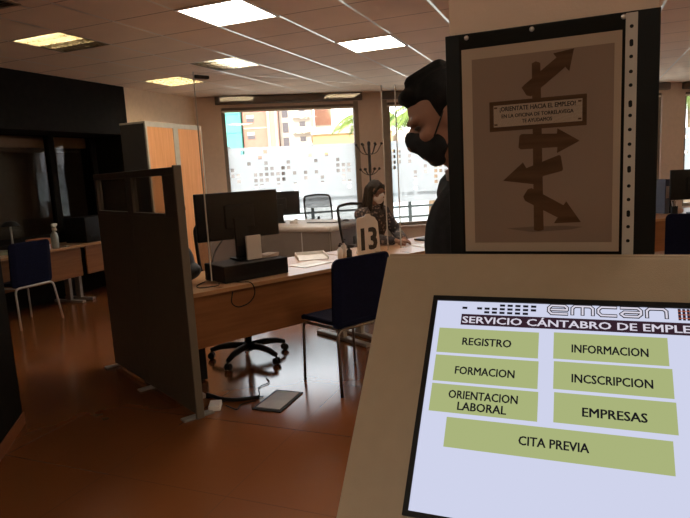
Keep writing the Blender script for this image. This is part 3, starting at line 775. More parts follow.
# office swivel chairs --------------------------------------------------
def make_office_chair(label, loc, rotz):
    t = thing('swivel_chair', label, 'chair', loc, rotz, 'black swivel chairs with net backs')
    MB().lathe([(.026, .09), (.026, .30), (.018, .30), (.018, .42), (.045, .42), (.045, .44)], 16).build('gas_column', 'plastic', t)
    hub = MB().lathe([(.045, .07), (.05, .09), (.04, .125)], 16)
    for k_ in range(5):
        a = 2*PI*k_/5+.494
        pts = [(math.cos(a)*q, math.sin(a)*q, z) for q, z in ((.03, .105), (.13, .112), (.24, .10), (.315, .075))]
        hub.tube(pts, [.030, .028, .024, .018], 8)
    hub.build('star_base', 'plastic', t)
    for k_ in range(5):
        a = 2*PI*k_/5+.494; c = MB(); cx_, cy_ = .315*math.cos(a), .315*math.sin(a)
        for s in (-1, 1):
            ox, oy = -math.sin(a)*.014*s, math.cos(a)*.014*s
            m = Matrix.Translation((cx_+ox, cy_+oy, .029)) @ Matrix.Rotation(a, 4, 'Z') @ Matrix.Rotation(PI/2, 4, 'X')
            c.xf = m; c.lathe([(.018, -.008), (.028, -.007), (.028, .007), (.018, .008)], 14)
        c.xf = Matrix.Identity(4); c.tube([(cx_, cy_, .03), (cx_, cy_, .075)], .007, 8); c.build('castor', 'plastic', t)
    MB().box((0, 0, .475), (.49, .47, .07), bev=.03, seg=4).build('seat', 'plastic2', t)
    tl = R(10)
    def bk(x, z): return (x, -.235-(z-.55)*math.tan(tl)-.03*(1-(x/.24)**2), z)
    fr = MB(); ring = [bk(-.215, .58), bk(-.235, .8), bk(-.225, 1.08), bk(0, 1.10), bk(.225, 1.08), bk(.235, .8), bk(.215, .58), bk(0, .565), bk(-.215, .58)]
    fr.tube(ring, .015, 8, rad=.06).build('back_frame', 'plastic', t)
    net = MB(); vs = []; fs = []; nx, nz = 8, 8
    for j in range(nz+1):
        for i in range(nx+1):
            hw = .215+.02*math.sin(PI*j/nz); vs.append(bk(-hw+2*hw*i/nx, .575+.515*j/nz))
    for j in range(nz):
        for i in range(nx): q = j*(nx+1)+i; fs.append([q, q+1, q+nx+2, q+nx+1])
    net.add(vs, fs, 0, True); net.build('net_back', 'netback', t)
    MB().tube([(0, -.05, .43), (0, -.26, .44), (0, -.30, .55), (0, -.30, .74)], .022, 8, rad=.05).build('back_support', 'plastic', t)
    for s in (-1, 1):
        MB().tube([(s*.22, -.02, .45), (s*.29, -.02, .47), (s*.29, -.02, .66)], .014, 8, rad=.04).build('arm_post', 'plastic', t)
        MB().box((s*.29, .0, .675), (.06, .24, .03), bev=.012, seg=3).build('armrest', 'plastic', t)
    return t
pc = D(.83, .80)
oc = make_office_chair('black swivel chair tucked under the desk with the big monitor', (pc.x, pc.y, 0), R(-118.3))
pw = D(2.78, 1.36)
ocw = dup(oc, (pw.x, pw.y, 0), R(-112), 'black net-backed swivel chair the woman sits on')
ocf = dup(oc, (-3.82, 8.55, 0), R(222), 'black net-backed swivel chair by the wide window')

# ------------------------------------------------------------------ things on the big desk
def make_monitor(label, loc, rotz, w=.62, h=.365, zb=.24, tilt=0., group='computer monitors'):
    """screen faces local -X... the back faces +X; stands on z = loc.z"""
    t = thing('computer_monitor', label, 'monitor', loc, rotz, group)
    sh = MB().box((0, 0, zb+h/2), (.035, w, h), bev=.008, seg=3)
    sh.build('display_shell', 'plastic', t)
    MB().bx(-.0195, -.0178, -w/2+.012, w/2-.012, zb+.016, zb+h-.012).build('screen', 'screenoff', t)
    MB().box((.026, 0, zb+h*.48), (.03, w*.36, h*.5), bev=.012, seg=3).build('rear_housing', 'plastic2', t)
    MB().bx(.03, .055, -.055, .055, .012, zb+h*.45, bev=.006).build('stand', 'plastic', t)
    MB().box((.02, 0, .008), (.13, .15, .016), bev=.006).build('base', 'plastic', t)
    return t
dk = tag(MB().box((0, 0, .06), (.30, .53, .12), bev=.008).build('document_scanner', 'plastic2', None, D(.69, .49, .73), DROT), 'low black box under the big monitor on the beech desk', 'scanner')
mon1 = make_monitor('big black monitor seen from behind on the beech desk', D(.70, .58, .851), DROT-R(6), w=.645, h=.345, zb=.152)
tag(MB().box((0, 0, .088), (.02, .12, .175), bev=.002).build('card_box', 'white', None, D(.745, .465, .851), DROT), 'white carton standing beside the big monitor stand', 'carton')
pp = MB()
for i in range(4): pp.box((.002*i, .003*i, .003+.006*i), (.10, .13, .005), rot=(0, 0, .12*i))
tag(pp.build('paper_stack', 'paper', None, D(.872, .49, .851), DROT), 'small stack of papers on the right end of the black box', 'papers')
bag = MB().ell((0, 0, .12), (.085, .11, .15)).ell((.01, .02, .06), (.095, .13, .075)).cap((-.02, -.03, .23), .012, (.0, .04, .265), .012)
tag(fused(bag, 'backpack', 'leafbag', voxel=.008), 'small black bag slumped on the desk end beside the divider', 'bag')
o = bpy.data.objects['backpack']; o.location = D(.27, .70, .745); o.rotation_euler = (0, 0, DROT)
# sheets on the bright far half of the desk
pl = tag(MB().box((0, 0, .002), (.21, .297, .003)).build('paper_sheet', 'white', None, D(1.28, .52, .7305), DROT+.1), 'white sheet lying on the bright half of the monitor desk', 'paper')
tr = thing('document_tray', 'flat pale document tray at the far corner of the monitor desk', 'tray', D(1.52, .82, .7305), DROT+R(60))
MB().bx(-.13, .13, -.17, .17, 0, .004, bev=.001).build('tray_floor', 'white', tr)
MB().bx(-.13, -.125, -.17, .17, .004, .03).bx(.125, .13, -.17, .17, .004, .03).bx(-.125, .125, .165, .17, .004, .03).build('tray_rim', 'white', tr)
# number 13 sign
sg = thing('number_sign', 'white counter sign with the number 13 beside the visitor chair', 'sign', D(1.91, .50, .7305), DROT+R(-6))
k13 = 1.08
pts = [(-.11, 0), (.115, 0), (.105, .255), (.075, .295), (.045, .305), (.03, .325), (-.005, .325), (-.02, .305), (-.085, .30), (-.10, .285)]
m = MB().prism([(y*k13-.012*z/.3, z*k13) for y, z in pts], -.003, .003, 'x'); m.build('plate', 'white', sg)
MB().text('13', (.0042, .004, .045), (0, 1, 0), (0, 0, 1), width=.155, height=.185, bold=.045, align='C').build('digits', 'ink', sg)
MB().prism([(-.003, 0), (-.12, 0), (-.003, .22)], -.06, .06, 'y').build('back_support', 'white', sg)
# small bottles beside the sign
for i, (s_, t_, h_) in enumerate(((1.60, .52, .13), (1.66, .47, .11), (1.71, .60, .15))):
    b = thing('gel_bottle', ['small clear gel bottle left of the number 13 sign, nearest the tray', 'small dark-labelled gel bottle touching the number 13 sign side', 'taller pump bottle standing behind the number 13 sign'][i], 'bottle', D(s_, t_, .7305), DROT, 'bottles by the number sign')
    MB().lathe([(.02, 0), (.023, .006), (.023, h_*.6), (.009, h_*.72), (.009, h_*.78)], 16).build('bottle_body', ['white', 'plastic2', 'white'][i], b)
    MB().lathe([(.011, h_*.78), (.011, h_*.9), (.004, h_*.92), (.004, h_)], 12).tube([(0, 0, h_), (.03, 0, h_-.004)], .004, 8).build('pump', 'plastic', b)
# cables on the desk end and front
tag(MB().tube([D(.44, .40, .745), D(.50, .28, .738), D(.56, .206, .742), D(.57, .185, .66), D(.52, .19, .60), D(.43, .19, .585), D(.38, .195, .62), D(.40, .197, .70)], .004, 8, rad=.04).build('cable', 'plastic', None), 'black cable looping down the front of the monitor desk', 'cable', 'desk cables')
tag(MB().tube([D(.36, .52, .736), D(.26, .44, .736), D(.22, .34, .735), D(.36, .30, .735), D(.42, .42, .736)], .0035, 8, rad=.05).build('cable', 'plastic', None), 'thin cable curled on the desk end by the black bag', 'cable', 'desk cables')
tag(MB().tube([D(.60, .62, 1.02), D(.52, .64, .93), D(.44, .58, .80), D(.38, .56, .745), D(.42, .50, .738)], .005, 8, rad=.06).build('cable', 'plastic', None), 'black cable hanging from the back of the big monitor', 'cable', 'desk cables')

# acrylic screens
ac = thing('acrylic_screen', 'tall clear acrylic screen standing along the monitor desk', 'screen', D(.30, .29, 0), DROT)
MB().bx(-.004, .004, .006, 1.634, .775, 2.125).build('sheet', 'acrylic', ac)
MB().bx(-.0045, .0045, 0, .006, .775, 2.125).build('near_edge', 'acrylicedge', ac)
MB().bx(-.0045, .0045, 1.634, 1.64, .775, 2.125).build('far_edge', 'acrylicedge', ac)
for y in (.04, 1.55): MB().bx(-.05, .05, y-.02, y+.02, .7305, .775).build('foot', 'acrylic', ac)
MB().box((.0, .055, 2.095), (.03, .10, .022), bev=.004).build('clamp', 'plastic', ac)
ac2 = thing('acrylic_screen', 'clear acrylic screen before the woman, right of the number 13 sign', 'screen', D(2.10, .30, 0), DROT)
MB().bx(-.004, .004, .006, .95, .775, 2.14).build('sheet', 'acrylic', ac2)
MB().bx(-.0045, .0045, 0, .006, .775, 2.14).build('near_edge', 'acrylicedge', ac2)
for y in (.06, .88): MB().bx(-.05, .05, y-.02, y+.02, .7305, .775).build('foot', 'acrylic', ac2)
# woman's desk: keyboard, papers
tag(MB().box((0, 0, .008), (.14, .40, .016), bev=.004).build('keyboard', 'plastic', None, D(3.0, .74, .7305), DROT), 'black keyboard on the desk beside the woman', 'keyboard')
tag(MB().box((0, 0, .002), (.21, .297, .004)).build('paper_sheet', 'white', None, D(2.62, .45, .7305), DROT-.2), 'white sheet lying before the woman on her desk', 'paper')

# floor things under the desk
fl = thing('floor_hatch', 'open grey floor access hatch lying flat by the desk', 'floor hatch', (-1.805, 3.14, 0), R(1))
MB().bx(-.10, .10, -.165, .165, 0, .008).build('hatch_frame', 'plastic', fl)
MB().bx(-.082, .082, -.143, .143, .008, .013, bev=.001).build('hatch_lid', 'greypanel', fl)
tag(MB().tube([(-2.33, 3.10, .012), (-2.12, 3.03, .014), (-1.95, 3.145, .012)], .013, 10, rad=.1).build('cable_duct', 'plastic', None), 'thick black cable duct on the floor leading to the hatch', 'cable')
pw_ = thing('power_adapter', 'grey power block on the floor at the foot of the divider', 'power adapter', (-2.15, 2.935, 0), R(28))
MB().box((0, 0, .018), (.075, .11, .036), bev=.006).build('case', 'white', pw_)
MB().tube([(0, .05, .015), (.08, .10, .006), (.2, .08, .006), (.3, .12, .006)], .004, 8, rad=.04).build('lead', 'plastic', pw_)
tag(MB().tube([(-1.95, 3.10, .006), (-2.02, 3.02, .006), (-1.98, 2.93, .006), (-2.10, 2.98, .006)], .004, 8, rad=.04).build('cable', 'plastic', None), 'thin cable curving over the floor left of the hatch', 'cable', 'floor cables')
tag(MB().tube([(-1.98, 3.20, .006), (-2.06, 3.32, .006), (-2.02, 3.42, .006), (-2.10, 3.50, .006)], .0035, 8, rad=.04).build('cable', 'plastic', None), 'thin cable on the floor running up behind the hatch', 'cable', 'floor cables')
pcx = thing('computer_tower', 'black computer tower on the floor under the monitor desk', 'computer', D(.27, .76, 0), DROT)
MB().box((0, 0, .19), (.36, .16, .36), bev=.006).build('case', 'plastic', pcx)
MB().box((.181, 0, .22), (.006, .14, .22), bev=.002).build('front_grille', 'plastic2', pcx)
for sx in (-1, 1): MB().box((sx*.13, 0, .006), (.04, .13, .012)).build('foot', 'plastic2', pcx)

# ------------------------------------------------------------------ pale desk with taupe front behind
cr = thing('counter_desk', 'pale rounded desk with taupe front panels before the wide window', 'desk', (-3.02, 6.93, 0), R(-6))
m = MB().box((-.80, .55, .71), (1.60, 1.10, .08), bev=.035, seg=4); m.build('desk_top', 'credenza', cr)
MB().bx(-1.57, -.47, .02, .04, .04, .675, bev=.003).build('front_panel', 'credfront', cr)
MB().bx(-.455, -.03, .02, .04, .04, .675, bev=.003).build('front_panel', 'credfront', cr)
MB().bx(-.035, -.015, .04, 1.06, .04, .675, bev=.003).build('side_panel', 'credfront', cr)
MB().bx(-1.585, -1.565, .04, 1.06, .04, .675, bev=.003).build('side_panel', 'credfront', cr)
MB().bx(-1.55, -.05, .06, 1.04, 0, .04).build('plinth', 'plastic', cr)
MB().bx(-.47, -.455, .018, .042, .04, .675).build('joint_strip', 'palemetal', cr)
def CR(x, y, z): a = R(-6); return Vector((-3.02+x*math.cos(a)-y*math.sin(a), 6.93+x*math.sin(a)+y*math.cos(a), z))
bk = thing('open_book', 'flat white ledger lying on the pale counter desk', 'book', CR(-.42, .62, .752), R(-6))
MB().box((0, 0, .004), (.46, .30, .008), bev=.002).build('cover', 'plastic2', bk)
MB().box((0, .004, .013), (.44, .285, .010), bev=.003).build('pages', 'white', bk)
tag(MB().ell((0, 0, .014), (.05, .028, .016)).build('computer_mouse', 'plastic', None, CR(-.14, .72, .752), 0), 'small dark mouse beside the ledger on the pale desk', 'mouse')
mon2 = make_monitor('smaller black monitor on the pale desk, left of the far swivel chair', CR(-1.15, .55, .751), R(-66), w=.60, h=.34, zb=.12)
tag(MB().box((0, 0, .02), (.12, .05, .04), bev=.008).box((.03, 0, .05), (.05, .04, .03), bev=.006).build('tape_dispenser', 'white', None, CR(-.83, .42, .752), .3), 'small white tape dispenser before the smaller monitor', 'tape dispenser')

# coat rack -------------------------------------------------------------
ct_ = thing('coat_rack', 'slim dark coat rack with ball-tipped hooks before the pier between windows', 'coat rack', (-3.11, 8.86, 0))
MB().lathe([(.19, 0), (.19, .012), (.03, .03)], 24).build('base', 'plastic', ct_)
MB().tube([(0, 0, .02), (0, 0, 1.40), (0, 0, 1.42), (0, 0, 1.86)], [.014, .014, .024, .024], 10).build('pole', 'plastic', ct_)
for lvl, n_, r_, dz in ((1.74, 6, .20, .12), (1.42, 6, .15, .05)):
    for q in range(n_):
        a = 2*PI*q/n_+.3; c_, s_ = math.cos(a), math.sin(a)
        h_ = MB().tube([(0, 0, lvl-.05), (c_*r_*.6, s_*r_*.6, lvl-.02), (c_*r_, s_*r_, lvl+dz)], .006, 8, rad=.05)
        h_.ell((c_*r_, s_*r_, lvl+dz), (.022, .022, .022), nu=10, nv=8); h_.build('hook', 'plastic', ct_)
MB().ell((0, 0, 1.87), (.028, .028, .04), nu=12, nv=8).build('finial', 'plastic', ct_)

# side table with papers behind the woman, to the right
stb = thing('side_table', 'wooden side table with papers behind the woman at the window', 'table', (-1.75, 7.55, 0), WROT)
MB().bx(0, 1.8, -.35, .35, .703, .73, bev=.003).build('table_top', 'woodtop', stb)
MB().bx(.03, 1.77, -.30, -.28, .35, .70).build('front_panel', 'wood', stb)
for x_ in (.05, 1.75):
    for y_ in (-.3, .3): MB().bx(x_-.02, x_+.02, y_-.02, y_+.02, 0, .703).build('leg', 'greymetal', stb)
def ST(x, y, z): return Vector((-1.75, 7.55, z))+WX*x+WY*y
tag(MB().box((0, 0, .02), (.30, .22, .04), bev=.004).build('document_pile', 'paper', None, ST(.30, -.12, .7305), WROT), 'pile of documents on the side table by the window', 'papers')
tag(MB().box((0, 0, .012), (.32, .24, .024), bev=.004).build('ring_binder', 'plastic', None, ST(.78, -.08, .7305), WROT+.3), 'black binder lying on the side table', 'binder')

# ------------------------------------------------------------------ left wall desk things
sb = thing('spray_bottle', 'cream-topped spray bottle standing on the left wall desk', 'bottle', (-5.80, 5.08, .7305), .4)
MB().lathe([(.036, 0), (.042, .008), (.042, .13), (.036, .17), (.018, .20), (.016, .215)], 20).build('bottle_body', 'bottle', sb)
MB().lathe([(.019, .215), (.019, .24), (.014, .25)], 16).box((0, .02, .275), (.03, .10, .04), bev=.01).box((0, .05, .235), (.012, .014, .06), rot=(R(25), 0, 0)).box((0, .078, .28), (.018, .02, .02)).build('spray_trigger', 'trigger', sb)
bp = thing('printer', 'black box printer on the left wall desk beside the divider', 'printer', (-5.98, 5.82, .7305), 0)
MB().box((0, 0, .16), (.36, .52, .32), bev=.012, seg=3).build('case', 'plastic', bp)
MB().bx(.176, .184, -.2, .2, .06, .09).build('paper_slot', 'plastic2', bp)
MB().bx(.177, .184, .10, .22, .23, .28).build('label_plate', 'greypanel', bp)
tag(MB().box((0, 0, .06), (.16, .22, .12), bev=.003).build('card_box', 'cardboard', None, (-6.01, 5.03, .7305), .0), 'orange cardboard box behind the spray bottle', 'carton')
pp = MB()
for i in range(3): pp.box((.01*i, .01*i, .003+.005*i), (.21, .297, .004), rot=(0, 0, .1*i))
tag(pp.build('paper_stack', 'paper', None, (-5.84, 4.14, .7305), 0), 'loose papers on the left wall desk beside the blue chair', 'papers')
tag(MB().box((0, 0, .02), (.23, .32, .04), bev=.004).build('document_folder', 'folder', None, (-6.06, 4.50, .7305), .1), 'olive folder lying at the back of the left wall desk', 'folder')
ph = thing('desk_telephone', 'dark desk telephone on the left wall desk', 'telephone', (-6.12, 4.18, .744), .3)
MB().box((0, 0, .03), (.17, .19, .05), bev=.01, rot=(0, R(-8), 0)).build('base', 'plastic', ph)
MB().box((0, -.06, .07), (.18, .045, .035), bev=.012, seg=3).build('handset', 'plastic', ph)
lp = thing('desk_lamp', 'dark desk lamp standing before the office glass on the left', 'lamp', (-6.13, 4.78, .7305), 0)
MB().lathe([(.07, 0), (.07, .012), (.02, .02)], 20).build('base', 'plastic2', lp)
MB().tube([(0, 0, .015), (0, 0, .30)], .012, 10).build('pole', 'greymetal', lp)
MB().lathe([(.10, .30), (.10, .305), (.06, .35), (.02, .36)], 20).build('lamp_shade', 'plastic2', lp)
tag(MB().box((0, 0, .008), (.06, .10, .014), bev=.005, seg=3).build('mobile_phone', 'steel', None, (-5.78, 5.20, .7305), .5), 'small shiny phone on the left desk right of the spray bottle', 'phone')
for i, (x_, y_, h_) in enumerate(((-5.86, 4.93, .07), (-5.80, 4.97, .06))):
    c = thing('glass_jar', ['pale jar on the left wall desk behind the blue chair back', 'little white jar touching the blue chair on the left desk'][i], 'jar', (x_, y_, .7305), 0)
    MB().lathe([(.026, 0), (.028, .005), (.028, h_), (.02, h_+.01)], 14).build('jar_body', 'white', c)
    MB().lathe([(.023, h_+.008), (.023, h_+.022)], 14).build('lid', 'greymetal', c)

# ------------------------------------------------------------------ desk beyond the pillar, right
RDR = R(-48)
def RDp(x, y, z): return Vector((.55+x*math.cos(RDR)-y*math.sin(RDR), 7.15+x*math.sin(RDR)+y*math.cos(RDR), z))
mon3 = make_monitor('black monitor at the right picture edge on the far desk', (1.28, 8.02, .7305), R(-80), w=.55, h=.36, zb=.17)
for i, (s_, t_, h_, mt_, lb_) in enumerate(((.945, .50, .42, 'bluefolder', 'tall blue-grey box file on the far desk beside the pillar'), (1.03, .50, .34, 'plastic2', 'dark box file leaning behind the blue-grey one'))):
    fb = thing('box_file', lb_, 'box file', RDp(-t_, s_, .7305), RDR)
    MB().box((0, 0, h_/2), (.24, .075, h_), bev=.003).build('case', mt_, fb)
    MB().bx(.1205, .1215, -.025, .025, h_*.45, h_*.8).build('spine_label', 'paper', fb)
tag(MB().ell((0, 0, .035), (.055, .045, .035)).build('paperweight', 'pinkthing', None, RDp(-.28, 1.02, .7305), 0), 'pale pink rounded thing on the far desk under the monitor', 'paperweight')
pcup = thing('pen_cup', 'small pen cup on the far desk past the poster board', 'pen cup', RDp(-.24, .90, .7305), 0)
MB().lathe([(.035, 0), (.038, .004), (.038, .1), (.034, .1), (.034, .008)], 16).build('cup', 'plastic2', pcup)
for q in range(4): MB().tube([(.01*math.cos(q*1.6), .01*math.sin(q*1.6), .01), (.03*math.cos(q*1.6), .03*math.sin(q*1.6), .16)], .004, 6).build('pen', ['white', 'pinkthing', 'white', 'plastic'][q], pcup)

# ------------------------------------------------------------------ people
def head_shapes(b, c, pitch, k=1.):
    """skull, jaw, nose, ears, brow into the builder; c = head centre, facing +Y"""
    keep = b.xf.copy()
    b.xf = Matrix.Translation(c) @ Matrix.Rotation(-pitch, 4, 'X') @ Matrix.Scale(k, 4)
    b.ell((0, -.012, .022), (.076, .096, .093)); b.ell((0, .028, -.045), (.060, .068, .072)); b.ell((0, .052, -.088), (.034, .034, .026))
    b.cap((0, .092, .004), .010, (0, .112, -.032), .014); b.cap((-.012, .103, -.036), .009, (.012, .103, -.036), .009)
    for s in (-1, 1):
        b.ell((s*.076, -.005, -.012), (.012, .022, .034), rot=(0, 0, s*.25)); b.ell((s*.030, .080, .024), (.026, .014, .010)); b.ell((s*.042, .066, -.022), (.022, .022, .02))
    b.cap((-.018, .094, -.062), .008, (.018, .094, -.062), .008); b.cap((-.016, .092, -.074), .008, (.016, .092, -.074), .008)
    m = b.xf.copy(); b.xf = keep
    return m
def hand(b, wrist, direction, palm_n, side, curl=.5, k=1.):
    """wrist point, direction of the fingers, palm normal; thumb on 'side'"""
    d = Vector(direction).normalized(); n = Vector(palm_n); n = (n-d*n.dot(d)).normalized(); x = d.cross(n)*side
    W = Vector(wrist)
    for q in (-.026, -.009, .009, .026): b.cap(W+x*q*.6*k, .013*k, W+d*.085*k+x*q*k, .012*k)
    for q, ln in ((-.030, .060), (-.010, .074), (.010, .080), (.030, .072)):
        p0 = W+d*.080*k+x*q*k; d1 = (d+n*curl*.5).normalized(); p1 = p0+d1*ln*.45*k
        d2 = (d+n*curl*1.3).normalized(); p2 = p1+d2*ln*.33*k; d3 = (d+n*curl*2.2).normalized(); p3 = p2+d3*ln*.25*k
        b.cap(p0, .0095*k, p1, .0088*k); b.cap(p1, .0088*k, p2, .0080*k); b.cap(p2, .0080*k, p3, .0070*k)
    t0 = W+d*.022*k+x*.026*k; t1 = t0+(d*.6+x*.8+n*.25).normalized()*.045*k; t2 = t1+(d*.9+x*.35+n*.4).normalized()*.032*k
    b.cap(t0, .014*k, t1, .0105*k); b.cap(t1, .0105*k, t2, .0085*k)
def person(label, loc, rotz, J, head_c, pitch, k, cloth, trouser, hairm, maskm, long_hair=False, hands=None, vox=.0065):
    b = MB()
    fm = head_shapes(b, Vector(head_c), pitch, k)
    hc = Vector(head_c)
    b.cap(J['neck'], .056*k, hc+Vector((0, -.02, -.05)), .050*k)
    for s in ('L', 'R'):
        b.cap(J['sh'+s], .050, J['el'+s], .040); b.cap(J['el'+s], .040, J['wr'+s], .026)
        b.cap(J['hip'+s], .082, J['kn'+s], .055); b.cap(J['kn'+s], .055, J['an'+s], .038)
        ft = Vector(J['an'+s]); fd = Vector(J['foot'+s]); b.cap(ft+Vector((0, -.02, -.02)), .036, fd, .03)
    b.cap(J['shL'], .062, J['shR'], .062)
    ch, pe = Vector(J['chest']), Vector(J['pelvis'])
    b.ell(ch, (.155*k, .105*k, .17*k)); b.ell((ch+pe)/2, (.135*k, .10*k, .17*k)); b.ell(pe, (.16*k, .115*k, .11*k))
    for s, sd in (('L', 1), ('R', -1)):
        hd, pn = hands[s]; hand(b, J['wr'+s], hd, pn, sd)
    body = fused(b, 'person', 'skin', voxel=vox)
    tag(body, label, 'person'); body.location = loc; body.rotation_euler = (0, 0, rotz)
    # clothes
    c = MB()
    c.cap(J['shL'], .075, J['shR'], .075)
    for s in ('L', 'R'):
        c.cap(J['sh'+s], .066, J['el'+s], .056); c.cap(J['el'+s], .056, Vector(J['el'+s]).lerp(Vector(J['wr'+s]), .86), .043)
    c.ell(ch, (.185*k, .13*k, .185*k)); c.ell((ch+pe)/2, (.165*k, .125*k, .19*k)); c.ell(pe+Vector((0, 0, .02)), (.185*k, .14*k, .12*k))
    c.cap(Vector(J['neck'])+Vector((0, 0, -.07)), .085*k, Vector(J['neck'])+Vector((0, .005, -.005)), .068*k)
    fused(c, 'jacket' if not long_hair else 'blouse', cloth, body, .009, 3)
    col = MB().lathe([(.064*k, -.02), (.068*k, .0), (.066*k, .028), (.058*k, .03)], 24); 
    co = col.build('collar', 'collar' if not long_hair else cloth, body); co.location = Vector(J['neck'])+Vector((0, .006, -.004)); co.rotation_euler = (-.25, 0, 0)
    tb = MB()
    tb.ell(pe+Vector((0, 0, -.02)), (.178*k, .133*k, .11*k))
    for s in ('L', 'R'):
        tb.cap(J['hip'+s], .097, J['kn'+s], .07); tb.cap(J['kn'+s], .07, Vector(J['kn'+s]).lerp(Vector(J['an'+s]), .96), .055)
    fused(tb, 'trousers', trouser, body, .01, 3)
    for s in ('L', 'R'):
        a, fd = Vector(J['an'+s]), Vector(J['foot'+s]); sh = MB()
        sh.cap((a.x, a.y-.03, .045), .043, (fd.x, fd.y, .035), .034); sh.cap((a.x, a.y-.01, .05), .044, (a.x, a.y, .09), .044)
        fused(sh, 'shoe', 'shoe', body, .008, 2)
    # hair: cap over the skull with the face left free
    h = MB(); h.xf = fm
    h.ell((0, -.018, .032), (.083, .101, .094), nu=32, nv=24)
    hs = [Vector(v) for v in h.v]; inv = fm.inverted(); out_ = []
    for v in hs:
        p = inv @ v
        facezone = p.y > .035 and p.z < (.062 if not long_hair else .055) or (p.z < -.03 and p.y > -.03) or (abs(p.x) > .06 and p.z < -.005 and p.y > -.02)
        if facezone: p = Vector((p.x*.80, p.y*.80 if p.y > 0 else p.y, p.z*.82))
        else: p = p+Vector((0, 0, .004))*math.sin(p.x*200)
        out_.append(tuple(fm @ p))
    h.v = out_
    h.xf = fm
    if long_hair:
        for s in (-1, 1):
            h.cap((s*.066, -.01, .05), .030, (s*.083, .0, -.10), .032); h.cap((s*.083, .0, -.10), .032, (s*.080, .02, -.185), .02)
            h.cap((s*.04, -.07, .02), .05, (s*.05, -.085, -.15), .045)
            h.cap((s*.03, .07, .075), .018, (s*.072, .05, .0), .016)
        fused(h, 'hair', hairm, body, .007, 3)
    else:
        h.cap((-.03, .062, .088), .020, (.03, .062, .088), .020); h.cap((0, .03, .112), .022, (0, -.05, .11), .025)
        fused(h, 'hair', hairm, body, .006, 2)
    # mask over nose, mouth and chin, with ear loops
    mk = MB(); mk.xf = fm
    mk.ell((0, .050, -.052), (.061, .056, .052), nu=24, nv=16); mk.ell((0, .100, -.024), (.021, .023, .032)); mk.ell((0, .085, -.03), (.045, .024, .026)); mk.ell((0, .058, -.092), (.036, .034, .022))
    fused(mk, 'face_mask', maskm, body, .005, 3)
    for s in (-1, 1):
        lp_ = MB(); lp_.xf = fm; lp_.tube([(s*.058, .055, -.035), (s*.078, .005, .012), (s*.084, -.018, -.004), (s*.074, .0, -.04), (s*.055, .05, -.085)], .002, 6, rad=.01); lp_.build('ear_loop', maskm, body)
    for s in (-1, 1):
        e = MB(); e.xf = fm; e.ell((s*.030, .079, .004), (.011, .009, .005), nu=12, nv=8); e.build('eye', 'eye', body)
    return body

# the man: stands just behind the kiosk, head bent, facing the left of the picture
fwd = Vector((-.9255, -.379, 0)); mrot = math.atan2(fwd.y, fwd.x)-PI/2
JM = dict(neck=(0, .025, 1.43), chest=(0, .035, 1.25), pelvis=(0, .0, .93),
          shL=(-.165, .02, 1.375), shR=(.165, .02, 1.375), elL=(-.215, .03, 1.10), elR=(.215, .03, 1.10), wrL=(-.19, .10, .87), wrR=(.19, .10, .87),
          hipL=(-.085, -.03, .90), hipR=(.085, -.03, .90), knL=(-.095, .0, .49), knR=(.095, .0, .49), anL=(-.10, -.03, .09), anR=(.10, -.03, .09), footL=(-.11, .12, .035), footR=(.11, .12, .035))
person('person in dark jacket and black mask bending their head behind the kiosk', (-.222, 1.492, 0), mrot, JM, (0, .100, 1.574), R(27), .93, 'jacket', 'trousers', 'hair', 'maskblack',
       hands={'L': ((.05, .3, -.9), (1, .2, 0)), 'R': ((-.05, .3, -.9), (-1, .2, 0))})
# the woman: sits at the second desk, forearms on the top
JW = dict(neck=(0, .10, 1.085), chest=(0, .06, .90), pelvis=(0, -.04, .60),
          shL=(-.150, .08, 1.02), shR=(.150, .08, 1.02), elL=(-.215, .22, .80), elR=(.215, .22, .80), wrL=(-.07, .44, .772), wrR=(.06, .46, .772),
          hipL=(-.085, -.02, .575), hipR=(.085, -.02, .575), knL=(-.10, .36, .575), knR=(.10, .36, .575), anL=(-.10, .33, .09), anR=(.10, .33, .09), footL=(-.11, .46, .035), footR=(.11, .46, .035))
pwm = D(2.50, 1.16)
person('person with dark bobbed hair and pale mask sitting at the desk behind sign 13', (pwm.x, pwm.y, 0), R(-118), JW, (0, .145, 1.235), R(10), .95, 'blouse', 'trousers', 'hairbrown', 'maskwhite', long_hair=True,
       hands={'L': ((.75, .5, -.08), (0, -.1, -1)), 'R': ((-.75, .45, -.08), (0, -.1, -1))})

# ------------------------------------------------------------------ outdoors
o = MB().bx(-160, 160, -20, 200, -.35, -.15).build('ground', 'street'); structure(o); o.location = W0+WY*20.5; o.rotation_euler = (0, 0, WROT)
rl = thing('street_railing', 'teal grey street railing just outside the windows', 'railing', W0+WY*1.6, WROT)
for z in (.45, .66, .86): MB().bx(-2, 13, -.02, .02, z, z+.04).build('rail', 'rail', rl)
for x_ in range(-2, 14, 2): MB().bx(x_-.03, x_+.03, -.03, .03, -.15, .92).build('post', 'rail', rl)
# far facades, roughly 100 m off, in the street frame
def bld(name, label, x0, x1, y, h, depth, mat, base=True):
    c = OUT(x0, y); t = thing(name, label, 'building', (c.x, c.y, -.15), YAW)
    MB().bx(0, x1-x0, 0, depth, 0, h).build('wall', mat, t)
    if base: MB().bx(.05, x1-x0-.05, -.3, 0, 0, 4.6).build('base_shade', 'base_shade', t)  # dark strip painting the street-level shade along the facade foot
    return t
gb = bld('scaffolded_building', 'building wrapped in turquoise scaffold netting at the window left', -26, -16.2, 99, 22, 12, 'net')
for z in (3, 6, 9, 12, 15): MB().bx(0, 9.8, -.15, 0, z, z+.12).build('scaffold_rail', 'net', gb)
for x_, z in ((6.6, 8.3), (7.4, 6.4), (5.6, 11)): MB().bx(x_-.5, x_+.5, -.06, 0, z-.35, z+.35).build('netting_gap', 'winout', gb)
ab = bld('brick_building', 'salmon brick apartment building seen through the wide window', -16.0, -11.9, 100, 20, 12, 'brickpink')
